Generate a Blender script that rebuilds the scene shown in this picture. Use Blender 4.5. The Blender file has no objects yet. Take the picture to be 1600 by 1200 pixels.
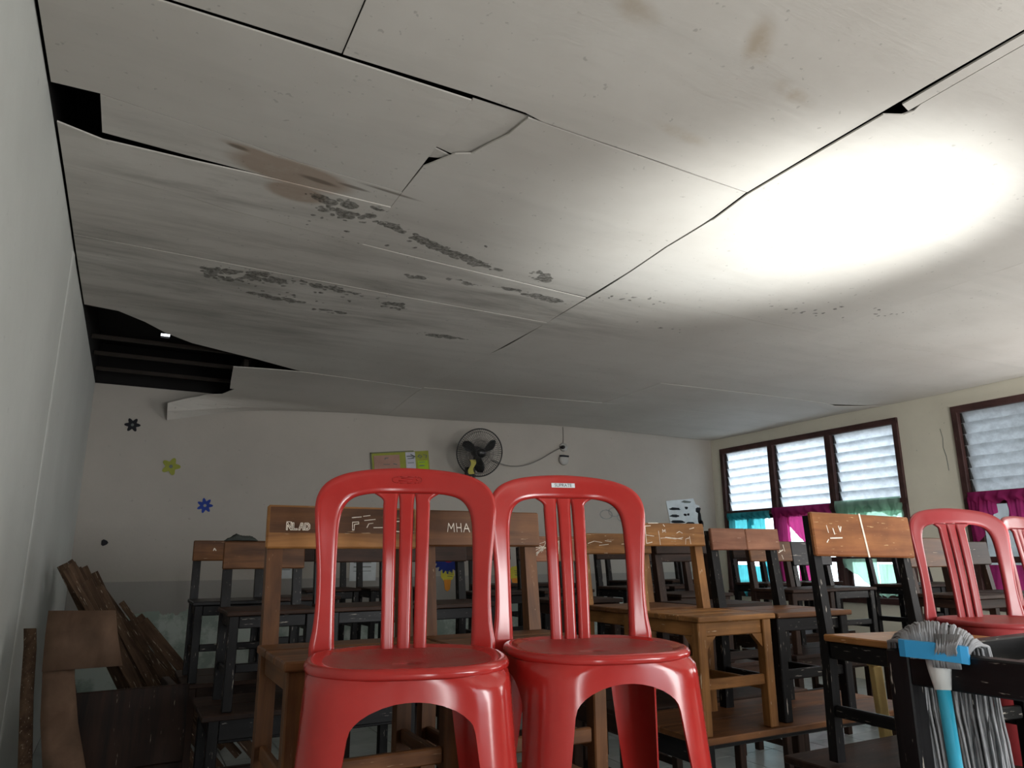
import bpy, bmesh, math, random
from mathutils import Vector, Matrix, Quaternion
random.seed(7)
SC = bpy.context.scene
COL = SC.collection
PI = math.pi

# ------------------------------------------------------------------ camera
HC = 1.38                      # eye height
YAW, PITCH, ROLL = 0.4864, 0.2367, -0.0051
F = Vector((math.sin(YAW)*math.cos(PITCH), math.cos(YAW)*math.cos(PITCH), math.sin(PITCH)))
R0 = Vector((math.cos(YAW), -math.sin(YAW), 0))
U0 = R0.cross(F)
RR = R0*math.cos(ROLL) + U0*math.sin(ROLL)
UU = -R0*math.sin(ROLL) + U0*math.cos(ROLL)
cam_d = bpy.data.cameras.new('camera')
cam_d.sensor_width = 36.0
cam_d.lens = 36.0*1120.2/1600.0
cam_d.clip_start = 0.03
cam = bpy.data.objects.new('camera', cam_d)
cam.matrix_world = Matrix(((RR.x, UU.x, -F.x, 0), (RR.y, UU.y, -F.y, 0), (RR.z, UU.z, -F.z, HC), (0, 0, 0, 1)))
COL.objects.link(cam)
SC.camera = cam

# ------------------------------------------------------------------ view, world, daylight
SC.view_settings.view_transform = 'Standard'
SC.view_settings.look = 'None'
SC.view_settings.gamma = 1.0
SC.view_settings.use_curve_mapping = False
SC.view_settings.exposure = 0.22
W = bpy.data.worlds.new('overcast_sky')
SC.world = W
W.use_nodes = True
bgn = W.node_tree.nodes['Background']
bgn.inputs[0].default_value = (0.86, 0.93, 1.0, 1)
bgn.inputs[1].default_value = 4.6

def area_light(name, loc, direction, sx, sy, power, col=(1, 1, 1), spread=PI):
    d = bpy.data.lights.new(name, 'AREA')
    d.shape = 'RECTANGLE'; d.size = sx; d.size_y = sy; d.energy = power; d.color = col
    o = bpy.data.objects.new(name, d)
    o.location = loc; d.spread = spread
    o.rotation_euler = Vector(direction).to_track_quat('-Z', 'Z').to_euler()
    COL.objects.link(o)
    return o
# area lamps standing in for daylight by unseen openings behind the viewer (front door, front window, near window of the right wall)
area_light('daylight_front_door', (0.15, -2.05, 1.20), (0.05, 1, 0.0), 0.14, 1.9, 11, (1.0, 0.97, 0.93))
area_light('fill_front_window', (2.9, -2.05, 1.55), (0.70, 1, 0.70), 2.4, 1.3, 135, (1.0, 0.98, 0.95))  # unseen window lamp, turned to brighten the ceiling and right wall
area_light('daylight_near_window', (7.55, 0.2, 1.9), (-1, 0.1, 0.35), 2.4, 1.6, 50, (1.0, 0.985, 0.96), math.radians(125))
area_light('fill_middle_window', (7.50, 2.35, 1.75), (-0.8, 0.45, 0.8), 1.3, 1.5, 48, (1.0, 0.99, 0.97))  # added lamp inside the window, aimed up to lift the far ceiling
# unseen spot lamp in mid-air standing in for sun reflected onto the ceiling
sp = bpy.data.lights.new('sun_glint_standin', 'SPOT')
sp.energy = 480; sp.spot_size = math.radians(58); sp.spot_blend = 1.0; sp.shadow_soft_size = 0.12
sp.color = (0.96, 1.0, 0.99)
so = bpy.data.objects.new('sun_glint_standin', sp)
so.location = (3.62, 1.35, 0.92)
so.rotation_euler = (Vector((3.05, 2.42, 3.08))-Vector(so.location)).to_track_quat('-Z', 'Y').to_euler()
COL.objects.link(so)

# ------------------------------------------------------------------ materials
MATS = {}
def new_mat(name):
    m = bpy.data.materials.new(name); m.use_nodes = True
    nt = m.node_tree
    return m, nt, nt.nodes['Principled BSDF']
def N(nt, t, **kw):
    n = nt.nodes.new(t)
    for k, v in kw.items():
        if k.startswith('i_'):
            n.inputs[k[2:].replace('_', ' ')].default_value = v
        else:
            setattr(n, k, v)
    return n
def L(nt, a, b): nt.links.new(a, b)
def ramp(nt, fac, stops):
    r = nt.nodes.new('ShaderNodeValToRGB')
    el = r.color_ramp.elements
    while len(el) < len(stops): el.new(0.5)
    for e, (p, c) in zip(el, stops):
        e.position = p; e.color = (c[0], c[1], c[2], 1) if not isinstance(c, (int, float)) else (c, c, c, 1)
    L(nt, fac, r.inputs[0])
    return r.outputs[0]
def mixc(nt, fac, a, b, mode='MIX'):
    n = nt.nodes.new('ShaderNodeMix'); n.data_type = 'RGBA'; n.blend_type = mode
    for sock, v in ((n.inputs[0], fac), (n.inputs[6], a), (n.inputs[7], b)):
        if isinstance(v, (int, float)): sock.default_value = v
        elif isinstance(v, tuple): sock.default_value = (v[0], v[1], v[2], 1)
        else: L(nt, v, sock)
    return n.outputs[2]
def math_n(nt, op, a, b=None, c=None, clamp=False):
    n = nt.nodes.new('ShaderNodeMath'); n.operation = op; n.use_clamp = clamp
    for i, v in enumerate((a, b, c)):
        if v is None: continue
        if isinstance(v, (int, float)): n.inputs[i].default_value = v
        else: L(nt, v, n.inputs[i])
    return n.outputs[0]

def mat_plain(name, col, rough=0.6, spec=0.4, var=0.12, scale=8.0, metal=0.0, bump=0.0):
    m, nt, b = new_mat(name)
    tc = N(nt, 'ShaderNodeTexCoord')
    no = N(nt, 'ShaderNodeTexNoise', i_Scale=scale, i_Detail=5.0)
    L(nt, tc.outputs['Object'], no.inputs['Vector'])
    c = ramp(nt, no.outputs['Fac'], [(0.3, tuple(x*(1-var) for x in col)), (0.7, tuple(min(1, x*(1+var)) for x in col))])
    L(nt, c, b.inputs['Base Color'])
    b.inputs['Roughness'].default_value = rough
    b.inputs['Specular IOR Level'].default_value = spec
    b.inputs['Metallic'].default_value = metal
    if bump:
        bu = N(nt, 'ShaderNodeBump', i_Strength=bump, i_Distance=0.01)
        L(nt, no.outputs['Fac'], bu.inputs['Height']); L(nt, bu.outputs[0], b.inputs['Normal'])
    MATS[name] = m
    return m

def mat_wood(name, dark, light, chip=None, chip_amt=0.0, rough=0.5, grain='X', scale=1.0):
    """grain runs along one axis; optional worn chips of a second colour"""
    m, nt, b = new_mat(name)
    tc = N(nt, 'ShaderNodeTexCoord'); oi = N(nt, 'ShaderNodeObjectInfo')
    mp = N(nt, 'ShaderNodeMapping')
    s = {'X': (2, 22, 22), 'Y': (22, 2, 22), 'Z': (22, 22, 2)}[grain]
    mp.inputs['Scale'].default_value = tuple(v*scale for v in s)
    L(nt, tc.outputs['Object'], mp.inputs['Vector'])
    off = N(nt, 'ShaderNodeVectorMath', operation='ADD')
    mul = math_n(nt, 'MULTIPLY', oi.outputs['Random'], 37.0)
    L(nt, mp.outputs[0], off.inputs[0]); L(nt, mul, off.inputs[1])
    no = N(nt, 'ShaderNodeTexNoise', i_Scale=1.0, i_Detail=6.0, i_Roughness=0.6, i_Distortion=0.6)
    L(nt, off.outputs[0], no.inputs['Vector'])
    c = ramp(nt, no.outputs['Fac'], [(0.28, dark), (0.72, light)])
    n2 = N(nt, 'ShaderNodeTexNoise', i_Scale=5.0, i_Detail=4.0)
    L(nt, tc.outputs['Object'], n2.inputs['Vector'])
    dirt = ramp(nt, n2.outputs['Fac'], [(0.35, 0.62), (0.62, 1.0)])
    c = mixc(nt, 1.0, c, dirt, 'MULTIPLY')
    bright = math_n(nt, 'MULTIPLY_ADD', oi.outputs['Random'], 0.35, 0.82)
    c = mixc(nt, 1.0, c, bright, 'MULTIPLY')
    if chip:
        n3 = N(nt, 'ShaderNodeTexNoise', i_Scale=26.0, i_Detail=3.0, i_Roughness=0.7)
        L(nt, off.outputs[0], n3.inputs['Vector']); n3.inputs['Scale'].default_value = 5.0
        k = ramp(nt, n3.outputs['Fac'], [(0.66-chip_amt, 0.0), (0.70-chip_amt, 1.0)])
        c = mixc(nt, k, c, chip)
    L(nt, c, b.inputs['Base Color'])
    b.inputs['Roughness'].default_value = rough
    b.inputs['Specular IOR Level'].default_value = 0.2
    bu = N(nt, 'ShaderNodeBump', i_Strength=0.25, i_Distance=0.004)
    L(nt, no.outputs['Fac'], bu.inputs['Height']); L(nt, bu.outputs[0], b.inputs['Normal'])
    MATS[name] = m
    return m

for g in 'XYZ':
    mat_wood('tan_wood_'+g, (0.16, 0.066, 0.020), (0.40, 0.185, 0.06), (0.62, 0.48, 0.34), 0.0, 0.45, g)
    mat_wood('brown_wood_'+g, (0.07, 0.028, 0.012), (0.21, 0.088, 0.032), (0.45, 0.30, 0.18), -0.02, 0.45, g)
    mat_wood('pink_wood_'+g, (0.25, 0.10, 0.06), (0.42, 0.20, 0.12), (0.6, 0.42, 0.3), -0.01, 0.5, g)
    mat_wood('dark_wood_'+g, (0.012, 0.007, 0.006), (0.055, 0.026, 0.016), (0.30, 0.24, 0.18), -0.03, 0.55, g)
    mat_wood('black_paint_'+g, (0.004, 0.004, 0.005), (0.016, 0.015, 0.016), (0.40, 0.36, 0.31), 0.01, 0.4, g)
    mat_wood('debris_wood_'+g, (0.05, 0.026, 0.017), (0.17, 0.105, 0.065), (0.42, 0.34, 0.25), 0.03, 0.75, g)
mat_wood('orange_wood_Y', (0.30, 0.12, 0.035), (0.55, 0.26, 0.09), (0.7, 0.5, 0.3), 0.0, 0.4, 'Y')
mat_wood('rust_wood_X', (0.22, 0.075, 0.03), (0.42, 0.17, 0.06), (0.68, 0.48, 0.25), 0.015, 0.35, 'X')
mat_wood('yellow_wood_Z', (0.5, 0.36, 0.12), (0.72, 0.56, 0.26), None, 0, 0.6, 'Z')
mat_wood('plywood_Z', (0.095, 0.055, 0.036), (0.17, 0.105, 0.070), None, 0, 0.75, 'Z', 0.4)
mat_wood('frame_paint_Z', (0.045, 0.022, 0.022), (0.10, 0.05, 0.045), (0.2, 0.14, 0.12), -0.02, 0.5, 'Z')
mat_wood('frame_paint_Y', (0.045, 0.022, 0.022), (0.10, 0.05, 0.045), (0.2, 0.14, 0.12), -0.02, 0.5, 'Y')
mat_plain('chalk', (0.80, 0.72, 0.62), 0.9, 0.1, 0.2, 60)
mat_plain('black_plastic', (0.012, 0.012, 0.013), 0.35, 0.5)
mat_plain('dark_metal', (0.03, 0.028, 0.028), 0.4, 0.5)
mat_plain('white_plastic', (0.75, 0.75, 0.73), 0.35, 0.5)
mat_plain('mop_blue', (0.03, 0.33, 0.66), 0.3, 0.5, 0.05)
mat_plain('mop_tube', (0.04, 0.42, 0.62), 0.28, 0.5, 0.05)
mat_plain('mop_yarn', (0.30, 0.30, 0.31), 0.95, 0.05, 0.2, 25)
mat_plain('yellow_paper', (0.62, 0.55, 0.07), 0.8, 0.2)
mat_plain('orange_paper', (0.70, 0.27, 0.04), 0.8, 0.2)
mat_plain('red_paper', (0.45, 0.02, 0.05), 0.8, 0.2)
mat_plain('blue_paper', (0.02, 0.035, 0.20), 0.8, 0.2)
mat_plain('sticker_blue', (0.03, 0.06, 0.30), 0.8, 0.2)
mat_plain('sticker_black', (0.02, 0.02, 0.025), 0.8, 0.2)
mat_plain('green_paper', (0.36, 0.52, 0.03), 0.7, 0.2)
mat_plain('lime_paper', (0.30, 0.32, 0.06), 0.7, 0.2)
mat_plain('rose_paper', (0.40, 0.24, 0.19), 0.7, 0.2)
mat_plain('lilac_paper', (0.50, 0.50, 0.56), 0.7, 0.2)
mat_plain('white_paper', (0.66, 0.70, 0.72), 0.7, 0.2)
mat_plain('ink', (0.02, 0.022, 0.028), 0.8, 0.2)
mat_plain('grey_ink', (0.16, 0.18, 0.17), 0.8, 0.2)
mat_plain('poster_frame', (0.16, 0.17, 0.10), 0.6, 0.3)
mat_plain('faded_pencil', (0.30, 0.31, 0.30), 0.9, 0.1)
mat_plain('cloth_dark', (0.05, 0.055, 0.05), 0.9, 0.1)
mat_plain('cable_grey', (0.22, 0.21, 0.20), 0.5, 0.3)
mat_plain('socket_grey', (0.42, 0.41, 0.39), 0.45, 0.4)
mat_plain('concrete_outside', (0.34, 0.35, 0.37), 0.9, 0.1, 0.2, 3)
mat_plain('ground_outside', (0.42, 0.42, 0.40), 0.95, 0.1, 0.2, 2)
mat_plain('loft_dark', (0.010, 0.009, 0.009), 0.8, 0.2)
mat_plain('fan_ribbon', (0.45, 0.40, 0.10), 0.8, 0.2)
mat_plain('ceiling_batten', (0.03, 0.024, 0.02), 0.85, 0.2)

# red plastic
def red_plastic():
    m, nt, b = new_mat('red_plastic')
    tc = N(nt, 'ShaderNodeTexCoord')
    no = N(nt, 'ShaderNodeTexNoise', i_Scale=9.0, i_Detail=6.0, i_Roughness=0.65)
    L(nt, tc.outputs['Object'], no.inputs['Vector'])
    c = ramp(nt, no.outputs['Fac'], [(0.3, (0.36, 0.020, 0.017)), (0.7, (0.42, 0.027, 0.022))])
    L(nt, c, b.inputs['Base Color'])
    r = ramp(nt, no.outputs['Fac'], [(0.3, 0.12), (0.75, 0.22)])
    L(nt, r, b.inputs['Roughness'])
    b.inputs['Specular IOR Level'].default_value = 0.5
    b.inputs['Subsurface Weight'].default_value = 0.0
    MATS['red_plastic'] = m
    m, nt, b = new_mat('red_plastic_seat')
    tc = N(nt, 'ShaderNodeTexCoord')
    no = N(nt, 'ShaderNodeTexNoise', i_Scale=14.0, i_Detail=8.0, i_Roughness=0.7)
    L(nt, tc.outputs['Object'], no.inputs['Vector'])
    c = ramp(nt, no.outputs['Fac'], [(0.42, (0.30, 0.018, 0.018)), (0.62, (0.28, 0.065, 0.05))])
    L(nt, c, b.inputs['Base Color'])
    b.inputs['Roughness'].default_value = 0.42
    vo = N(nt, 'ShaderNodeTexVoronoi', i_Scale=260.0)
    L(nt, tc.outputs['Object'], vo.inputs['Vector'])
    bu = N(nt, 'ShaderNodeBump', i_Strength=0.25, i_Distance=0.002)
    L(nt, vo.outputs['Distance'], bu.inputs['Height']); L(nt, bu.outputs[0], b.inputs['Normal'])
    MATS['red_plastic_seat'] = m
red_plastic()

# plaster walls (grimy emulsion with a faded dado)
def mat_wall(name, base, dado=None):
    m, nt, b = new_mat(name)
    geo = N(nt, 'ShaderNodeNewGeometry')
    n1 = N(nt, 'ShaderNodeTexNoise', i_Scale=0.9, i_Detail=7.0, i_Roughness=0.65)
    L(nt, geo.outputs['Position'], n1.inputs['Vector'])
    c = ramp(nt, n1.outputs['Fac'], [(0.3, tuple(x*0.86 for x in base)), (0.7, base)])
    n2 = N(nt, 'ShaderNodeTexNoise', i_Scale=16.0, i_Detail=4.0, i_Roughness=0.7)
    L(nt, geo.outputs['Position'], n2.inputs['Vector'])
    sp_ = ramp(nt, n2.outputs['Fac'], [(0.27, 0.45), (0.33, 1.0)])
    c = mixc(nt, 0.45, c, mixc(nt, 1.0, c, sp_, 'MULTIPLY'))
    if dado:
        sx = N(nt, 'ShaderNodeSeparateXYZ'); L(nt, geo.outputs['Position'], sx.inputs[0])
        n3 = N(nt, 'ShaderNodeTexNoise', i_Scale=2.2, i_Detail=6.0, i_Roughness=0.7)
        L(nt, geo.outputs['Position'], n3.inputs['Vector'])
        edge = math_n(nt, 'LESS_THAN', sx.outputs[2], 1.165)
        c = mixc(nt, math_n(nt, 'MULTIPLY', edge, 0.75), c, dado)
        low = math_n(nt, 'LESS_THAN', math_n(nt, 'MULTIPLY_ADD', n3.outputs['Fac'], 0.35, sx.outputs[2]), 1.03)
        patch = ramp(nt, n3.outputs['Fac'], [(0.46, (0.30, 0.36, 0.32)), (0.56, (0.52, 0.58, 0.54))])
        c = mixc(nt, low, c, patch)
    L(nt, c, b.inputs['Base Color'])
    b.inputs['Roughness'].default_value = 0.85
    b.inputs['Specular IOR Level'].default_value = 0.2
    bu = N(nt, 'ShaderNodeBump', i_Strength=0.15, i_Distance=0.01)
    L(nt, n2.outputs['Fac'], bu.inputs['Height']); L(nt, bu.outputs[0], b.inputs['Normal'])
    MATS[name] = m
mat_wall('wall_left_paint', (0.56, 0.57, 0.54))
mat_wall('wall_back_paint', (0.48, 0.445, 0.40), (0.28, 0.27, 0.255))
mat_wall('wall_right_paint', (0.78, 0.74, 0.62))

# ceiling sheet paint with mould, water stains
def mat_ceiling():
    m, nt, b = new_mat('ceiling_paint')
    geo = N(nt, 'ShaderNodeNewGeometry')
    pos = geo.outputs['Position']
    def noise(scale, detail=6.0, rough=0.6, vec=None, dist=0.0):
        n = N(nt, 'ShaderNodeTexNoise', i_Scale=scale, i_Detail=detail, i_Roughness=rough, i_Distortion=dist)
        L(nt, vec or pos, n.inputs['Vector']); return n.outputs['Fac']
    oi = N(nt, 'ShaderNodeObjectInfo')
    big = noise(0.7)
    c = ramp(nt, big, [(0.3, (0.54, 0.505, 0.46)), (0.7, (0.66, 0.63, 0.585))])
    c = mixc(nt, 1.0, c, math_n(nt, 'MULTIPLY_ADD', oi.outputs['Random'], 0.06, 0.95), 'MULTIPLY')
    mp = N(nt, 'ShaderNodeMapping'); mp.inputs['Scale'].default_value = (0.55, 3.2, 1.0)
    L(nt, pos, mp.inputs['Vector'])
    streak = noise(1.3, 7.0, 0.68, mp.outputs[0], 0.3)
    def blob(cx, cy, rx, ry, ang=0.0, soft=0.6):
        g = N(nt, 'ShaderNodeMapping'); g.vector_type = 'TEXTURE'
        g.inputs['Location'].default_value = (cx, cy, 3.05)
        g.inputs['Rotation'].default_value = (0, 0, ang)
        g.inputs['Scale'].default_value = (rx, ry, 1.0)
        L(nt, pos, g.inputs['Vector'])
        ln = N(nt, 'ShaderNodeVectorMath', operation='LENGTH'); L(nt, g.outputs[0], ln.inputs[0])
        mr = N(nt, 'ShaderNodeMapRange'); mr.interpolation_type = 'SMOOTHSTEP'
        mr.inputs['From Min'].default_value = 1.0; mr.inputs['From Max'].default_value = 1.0-soft
        L(nt, ln.outputs['Value'], mr.inputs['Value'])
        return mr.outputs[0]
    def mx(*a):
        r = a[0]
        for q in a[1:]: r = math_n(nt, 'MAXIMUM', r, q)
        return r
    # grey grime spread over the damp left part
    grime_zone = mx(blob(0.6, 4.6, 2.6, 1.7, 0.1, 0.8), blob(0.2, 3.3, 0.9, 0.5, 0.2, 0.8), blob(2.2, 4.2, 1.8, 0.8, 0.1, 0.9))
    g = math_n(nt, 'MULTIPLY', grime_zone, ramp(nt, streak, [(0.42, 0.0), (0.68, 1.0)]))
    c = mixc(nt, math_n(nt, 'MULTIPLY', g, 0.72), c, (0.19, 0.175, 0.15))
    c = mixc(nt, math_n(nt, 'MULTIPLY', ramp(nt, streak, [(0.5, 0.0), (0.75, 1.0)]), 0.18), c, (0.30, 0.29, 0.27))
    # brown water stain
    fine = noise(9.0, 5.0, 0.65)
    wob = math_n(nt, 'MULTIPLY_ADD', fine, 0.9, -0.45)
    br = mx(blob(0.50, 3.07, 0.33, 0.13, 0.12, 0.35), blob(0.55, 3.24, 0.17, 0.10, 0.1, 0.35), blob(0.36, 2.98, 0.22, 0.04, 0.25, 0.5))
    br = math_n(nt, 'ADD', br, math_n(nt, 'MULTIPLY', wob, br), clamp=True)
    c = mixc(nt, math_n(nt, 'MULTIPLY', br, 0.62), c, (0.30, 0.19, 0.12))
    br2 = mx(blob(0.62, 3.08, 0.12, 0.025, 0.15, 0.6), blob(0.78, 3.06, 0.10, 0.018, 0.1, 0.6), blob(0.25, 2.96, 0.06, 0.02, 0.2, 0.6), blob(0.95, 3.02, 0.2, 0.015, 0.1, 0.7))
    c = mixc(nt, math_n(nt, 'MULTIPLY', br2, 0.65), c, (0.10, 0.075, 0.055))
    yel = mx(blob(1.74, 1.47, 0.18, 0.07, 0.9, 0.8), blob(1.26, 1.53, 0.16, 0.07, 0.3, 0.8), blob(2.05, 1.6, 0.2, 0.06, 0.2, 0.9), blob(1.85, 2.0, 0.2, 0.05, 0.1, 0.9))
    c = mixc(nt, math_n(nt, 'MULTIPLY', math_n(nt, 'MULTIPLY', yel, ramp(nt, noise(5.0), [(0.35, 0.0), (0.6, 1.0)])), 0.6), c, (0.36, 0.27, 0.17))
    # damp band along the long seam
    # mould colonies: round spots inside zones
    wv = N(nt, 'ShaderNodeVectorMath', operation='MULTIPLY_ADD')
    nz = N(nt, 'ShaderNodeTexNoise', i_Scale=16.0, i_Detail=3.0); L(nt, pos, nz.inputs['Vector'])
    L(nt, nz.outputs['Color'], wv.inputs[0]); wv.inputs[1].default_value = (0.05, 0.05, 0.0); L(nt, pos, wv.inputs[2])
    fl = N(nt, 'ShaderNodeVectorMath', operation='MULTIPLY'); L(nt, wv.outputs[0], fl.inputs[0]); fl.inputs[1].default_value = (1, 1, 0)
    vo = N(nt, 'ShaderNodeTexVoronoi', i_Scale=10.0, i_Randomness=1.0); vo.voronoi_dimensions = '2D'
    L(nt, fl.outputs[0], vo.inputs['Vector'])
    vs = N(nt, 'ShaderNodeTexVoronoi', i_Scale=20.0, i_Randomness=1.0); vs.voronoi_dimensions = '2D'
    L(nt, fl.outputs[0], vs.inputs['Vector'])
    dense = mx(blob(1.06, 3.36, 0.14, 0.05, 0.2), blob(1.22, 3.43, 0.17, 0.055, 0.3), blob(1.38, 3.50, 0.20, 0.06, 0.3), blob(1.60, 3.58, 0.24, 0.075, 0.3), blob(1.78, 3.63, 0.12, 0.04, 0.2))
    mid = mx(blob(0.83, 3.33, 0.22, 0.12, 0.1), blob(0.74, 3.24, 0.20, 0.08), blob(0.95, 3.20, 0.07, 0.04), blob(2.13, 3.62, 0.16, 0.09, 0.5),
             blob(1.42, 3.97, 0.13, 0.05, 0.05), blob(1.71, 3.92, 0.16, 0.045, 0.1), blob(2.34, 3.94, 0.28, 0.075, 0.1), blob(2.05, 3.90, 0.15, 0.04),
             blob(0.55, 4.40, 0.30, 0.13, 0.0), blob(0.95, 4.38, 0.35, 0.07, 0.1), blob(1.48, 4.52, 0.14, 0.10), blob(0.72, 4.72, 0.3, 0.07, 0.1),
             blob(1.10, 4.82, 0.2, 0.05), blob(2.05, 5.03, 0.3, 0.07), blob(0.36, 4.45, 0.2, 0.16))
    sparse = mx(blob(1.6, 3.38, 0.3, 0.05, 0.25), blob(1.0, 3.5, 0.8, 0.3, 0.2, 0.9), blob(2.9, 3.7, 0.5, 0.18, -0.1, 0.8), blob(4.3, 3.2, 0.9, 0.25, -0.3, 0.8), blob(0.9, 4.5, 1.0, 0.35, 0.0, 0.9), blob(3.4, 4.1, 0.5, 0.15, 0, 0.9))
    def spots(tex, zone, k, soft=0.10):
        # spot radius grows with zone value
        thr = math_n(nt, 'MULTIPLY', zone, k)
        d = math_n(nt, 'SUBTRACT', thr, tex.outputs['Distance'])
        return math_n(nt, 'DIVIDE', d, soft, clamp=True)
    s = mx(spots(vo, dense, 0.66), spots(vs, dense, 0.55), spots(vo, mid, 0.54), spots(vs, mid, 0.42))
    sel = math_n(nt, 'GREATER_THAN', N_sep(nt, vs.outputs['Color']), 0.82)
    s2 = math_n(nt, 'MULTIPLY', spots(vs, sparse, 0.34), sel)
    s = mx(s, s2)
    s = math_n(nt, 'MULTIPLY', s, ramp(nt, noise(40.0, 4.0, 0.7), [(0.32, 0.35), (0.6, 1.0)]))
    c = mixc(nt, math_n(nt, 'MULTIPLY', s, 0.86), c, (0.055, 0.052, 0.042))
    # hairline specks
    c = mixc(nt, math_n(nt, 'MULTIPLY', ramp(nt, noise(34.0, 2.0, 0.5), [(0.70, 0.0), (0.74, 1.0)]), 0.35), c, (0.2, 0.19, 0.17))
    L(nt, c, b.inputs['Base Color'])
    b.inputs['Roughness'].default_value = 0.75
    b.inputs['Specular IOR Level'].default_value = 0.25
    bu = N(nt, 'ShaderNodeBump', i_Strength=0.2, i_Distance=0.02)
    L(nt, streak, bu.inputs['Height']); L(nt, bu.outputs[0], b.inputs['Normal'])
    MATS['ceiling_paint'] = m
def N_sep(nt, colsock):
    s = nt.nodes.new('ShaderNodeSeparateColor'); L(nt, colsock, s.inputs[0]); return s.outputs[0]
mat_ceiling()

def mat_tile():
    m, nt, b = new_mat('floor_tile')
    oi = N(nt, 'ShaderNodeObjectInfo'); geo = N(nt, 'ShaderNodeNewGeometry')
    no = N(nt, 'ShaderNodeTexNoise', i_Scale=3.5, i_Detail=7.0, i_Roughness=0.7); L(nt, geo.outputs['Position'], no.inputs['Vector'])
    c = ramp(nt, no.outputs['Fac'], [(0.3, (0.30, 0.33, 0.33)), (0.65, (0.46, 0.49, 0.48))])
    c = mixc(nt, 1.0, c, math_n(nt, 'MULTIPLY_ADD', oi.outputs['Random'], 0.16, 0.88), 'MULTIPLY')
    L(nt, c, b.inputs['Base Color']); b.inputs['Roughness'].default_value = 0.35
    MATS['floor_tile'] = m
mat_tile()
mat_plain('grout', (0.10, 0.105, 0.10), 0.9, 0.1)

def mat_louvre(name, tint, tfac):
    m, nt, b = new_mat(name)
    geo = N(nt, 'ShaderNodeNewGeometry')
    mp = N(nt, 'ShaderNodeMapping'); mp.inputs['Scale'].default_value = (1, 14, 22); L(nt, geo.outputs['Position'], mp.inputs['Vector'])
    no = N(nt, 'ShaderNodeTexNoise', i_Scale=1.0, i_Detail=5.0, i_Roughness=0.7); L(nt, mp.outputs[0], no.inputs['Vector'])
    c = ramp(nt, no.outputs['Fac'], [(0.3, tuple(x*0.78 for x in tint)), (0.62, tint)])
    tr = N(nt, 'ShaderNodeBsdfTranslucent'); L(nt, c, tr.inputs[0])
    df = N(nt, 'ShaderNodeBsdfDiffuse'); L(nt, c, df.inputs[0])
    gl = N(nt, 'ShaderNodeBsdfGlossy'); gl.inputs['Roughness'].default_value = 0.25
    m1 = N(nt, 'ShaderNodeMixShader', i_Fac=tfac); L(nt, df.outputs[0], m1.inputs[1]); L(nt, tr.outputs[0], m1.inputs[2])
    m2 = N(nt, 'ShaderNodeMixShader', i_Fac=0.06); L(nt, m1.outputs[0], m2.inputs[1]); L(nt, gl.outputs[0], m2.inputs[2])
    L(nt, m2.outputs[0], nt.nodes['Material Output'].inputs[0])
    MATS[name] = m
mat_louvre('frosted_glass', (0.90, 0.94, 0.97), 0.80)
def mat_curtain(name, col, transp=0.22):
    m, nt, b = new_mat(name)
    tc = N(nt, 'ShaderNodeTexCoord')
    no = N(nt, 'ShaderNodeTexNoise', i_Scale=6.0, i_Detail=4.0); L(nt, tc.outputs['Object'], no.inputs['Vector'])
    c = ramp(nt, no.outputs['Fac'], [(0.3, tuple(x*0.75 for x in col)), (0.7, col)])
    tr = N(nt, 'ShaderNodeBsdfTranslucent'); L(nt, c, tr.inputs[0])
    df = N(nt, 'ShaderNodeBsdfDiffuse'); L(nt, c, df.inputs[0])
    tp = N(nt, 'ShaderNodeBsdfTransparent'); L(nt, c, tp.inputs[0])
    m1 = N(nt, 'ShaderNodeMixShader', i_Fac=0.55); L(nt, df.outputs[0], m1.inputs[1]); L(nt, tr.outputs[0], m1.inputs[2])
    m2 = N(nt, 'ShaderNodeMixShader', i_Fac=transp); L(nt, m1.outputs[0], m2.inputs[1]); L(nt, tp.outputs[0], m2.inputs[2])
    L(nt, m2.outputs[0], nt.nodes['Material Output'].inputs[0])
    MATS[name] = m
mat_curtain('teal_cloth', (0.10, 0.52, 0.58), 0.3)
mat_curtain('magenta_cloth', (0.52, 0.05, 0.22), 0.2)
mat_curtain('mint_cloth', (0.50, 0.78, 0.62), 0.3)
def mat_glass():
    m, nt, b = new_mat('pane_glass')
    tp = N(nt, 'ShaderNodeBsdfTransparent'); tp.inputs[0].default_value = (0.9, 0.94, 0.94, 1)
    gl = N(nt, 'ShaderNodeBsdfGlossy'); gl.inputs['Roughness'].default_value = 0.03
    mx_ = N(nt, 'ShaderNodeMixShader', i_Fac=0.07); L(nt, tp.outputs[0], mx_.inputs[1]); L(nt, gl.outputs[0], mx_.inputs[2])
    L(nt, mx_.outputs[0], nt.nodes['Material Output'].inputs[0])
    MATS['pane_glass'] = m
mat_glass()

# ------------------------------------------------------------------ object helpers
def tag(o, label=None, cat=None, group=None, kind=None):
    if label: o['label'] = label
    if cat: o['category'] = cat
    if group: o['group'] = group
    if kind: o['kind'] = kind
    return o
def empty(name, loc=(0, 0, 0), rz=0.0, label=None, cat=None, group=None, kind=None):
    o = bpy.data.objects.new(name, None); COL.objects.link(o)
    o.location = loc; o.rotation_euler = (0, 0, rz)
    return tag(o, label, cat, group, kind)
def link(name, me, mat, parent=None, loc=(0, 0, 0), rot=None):
    o = bpy.data.objects.new(name, me); COL.objects.link(o)
    if mat is not None and len(me.materials) == 0: me.materials.append(MATS[mat])
    elif mat is not None and me.materials[0] is not MATS[mat]:
        o.material_slots[0].link = 'OBJECT'; o.material_slots[0].material = MATS[mat]
    if parent is not None: o.parent = parent
    o.location = loc
    if rot is not None:
        if isinstance(rot, Quaternion): o.rotation_mode = 'QUATERNION'; o.rotation_quaternion = rot
        else: o.rotation_euler = rot
    return o
BOX = {}
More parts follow.
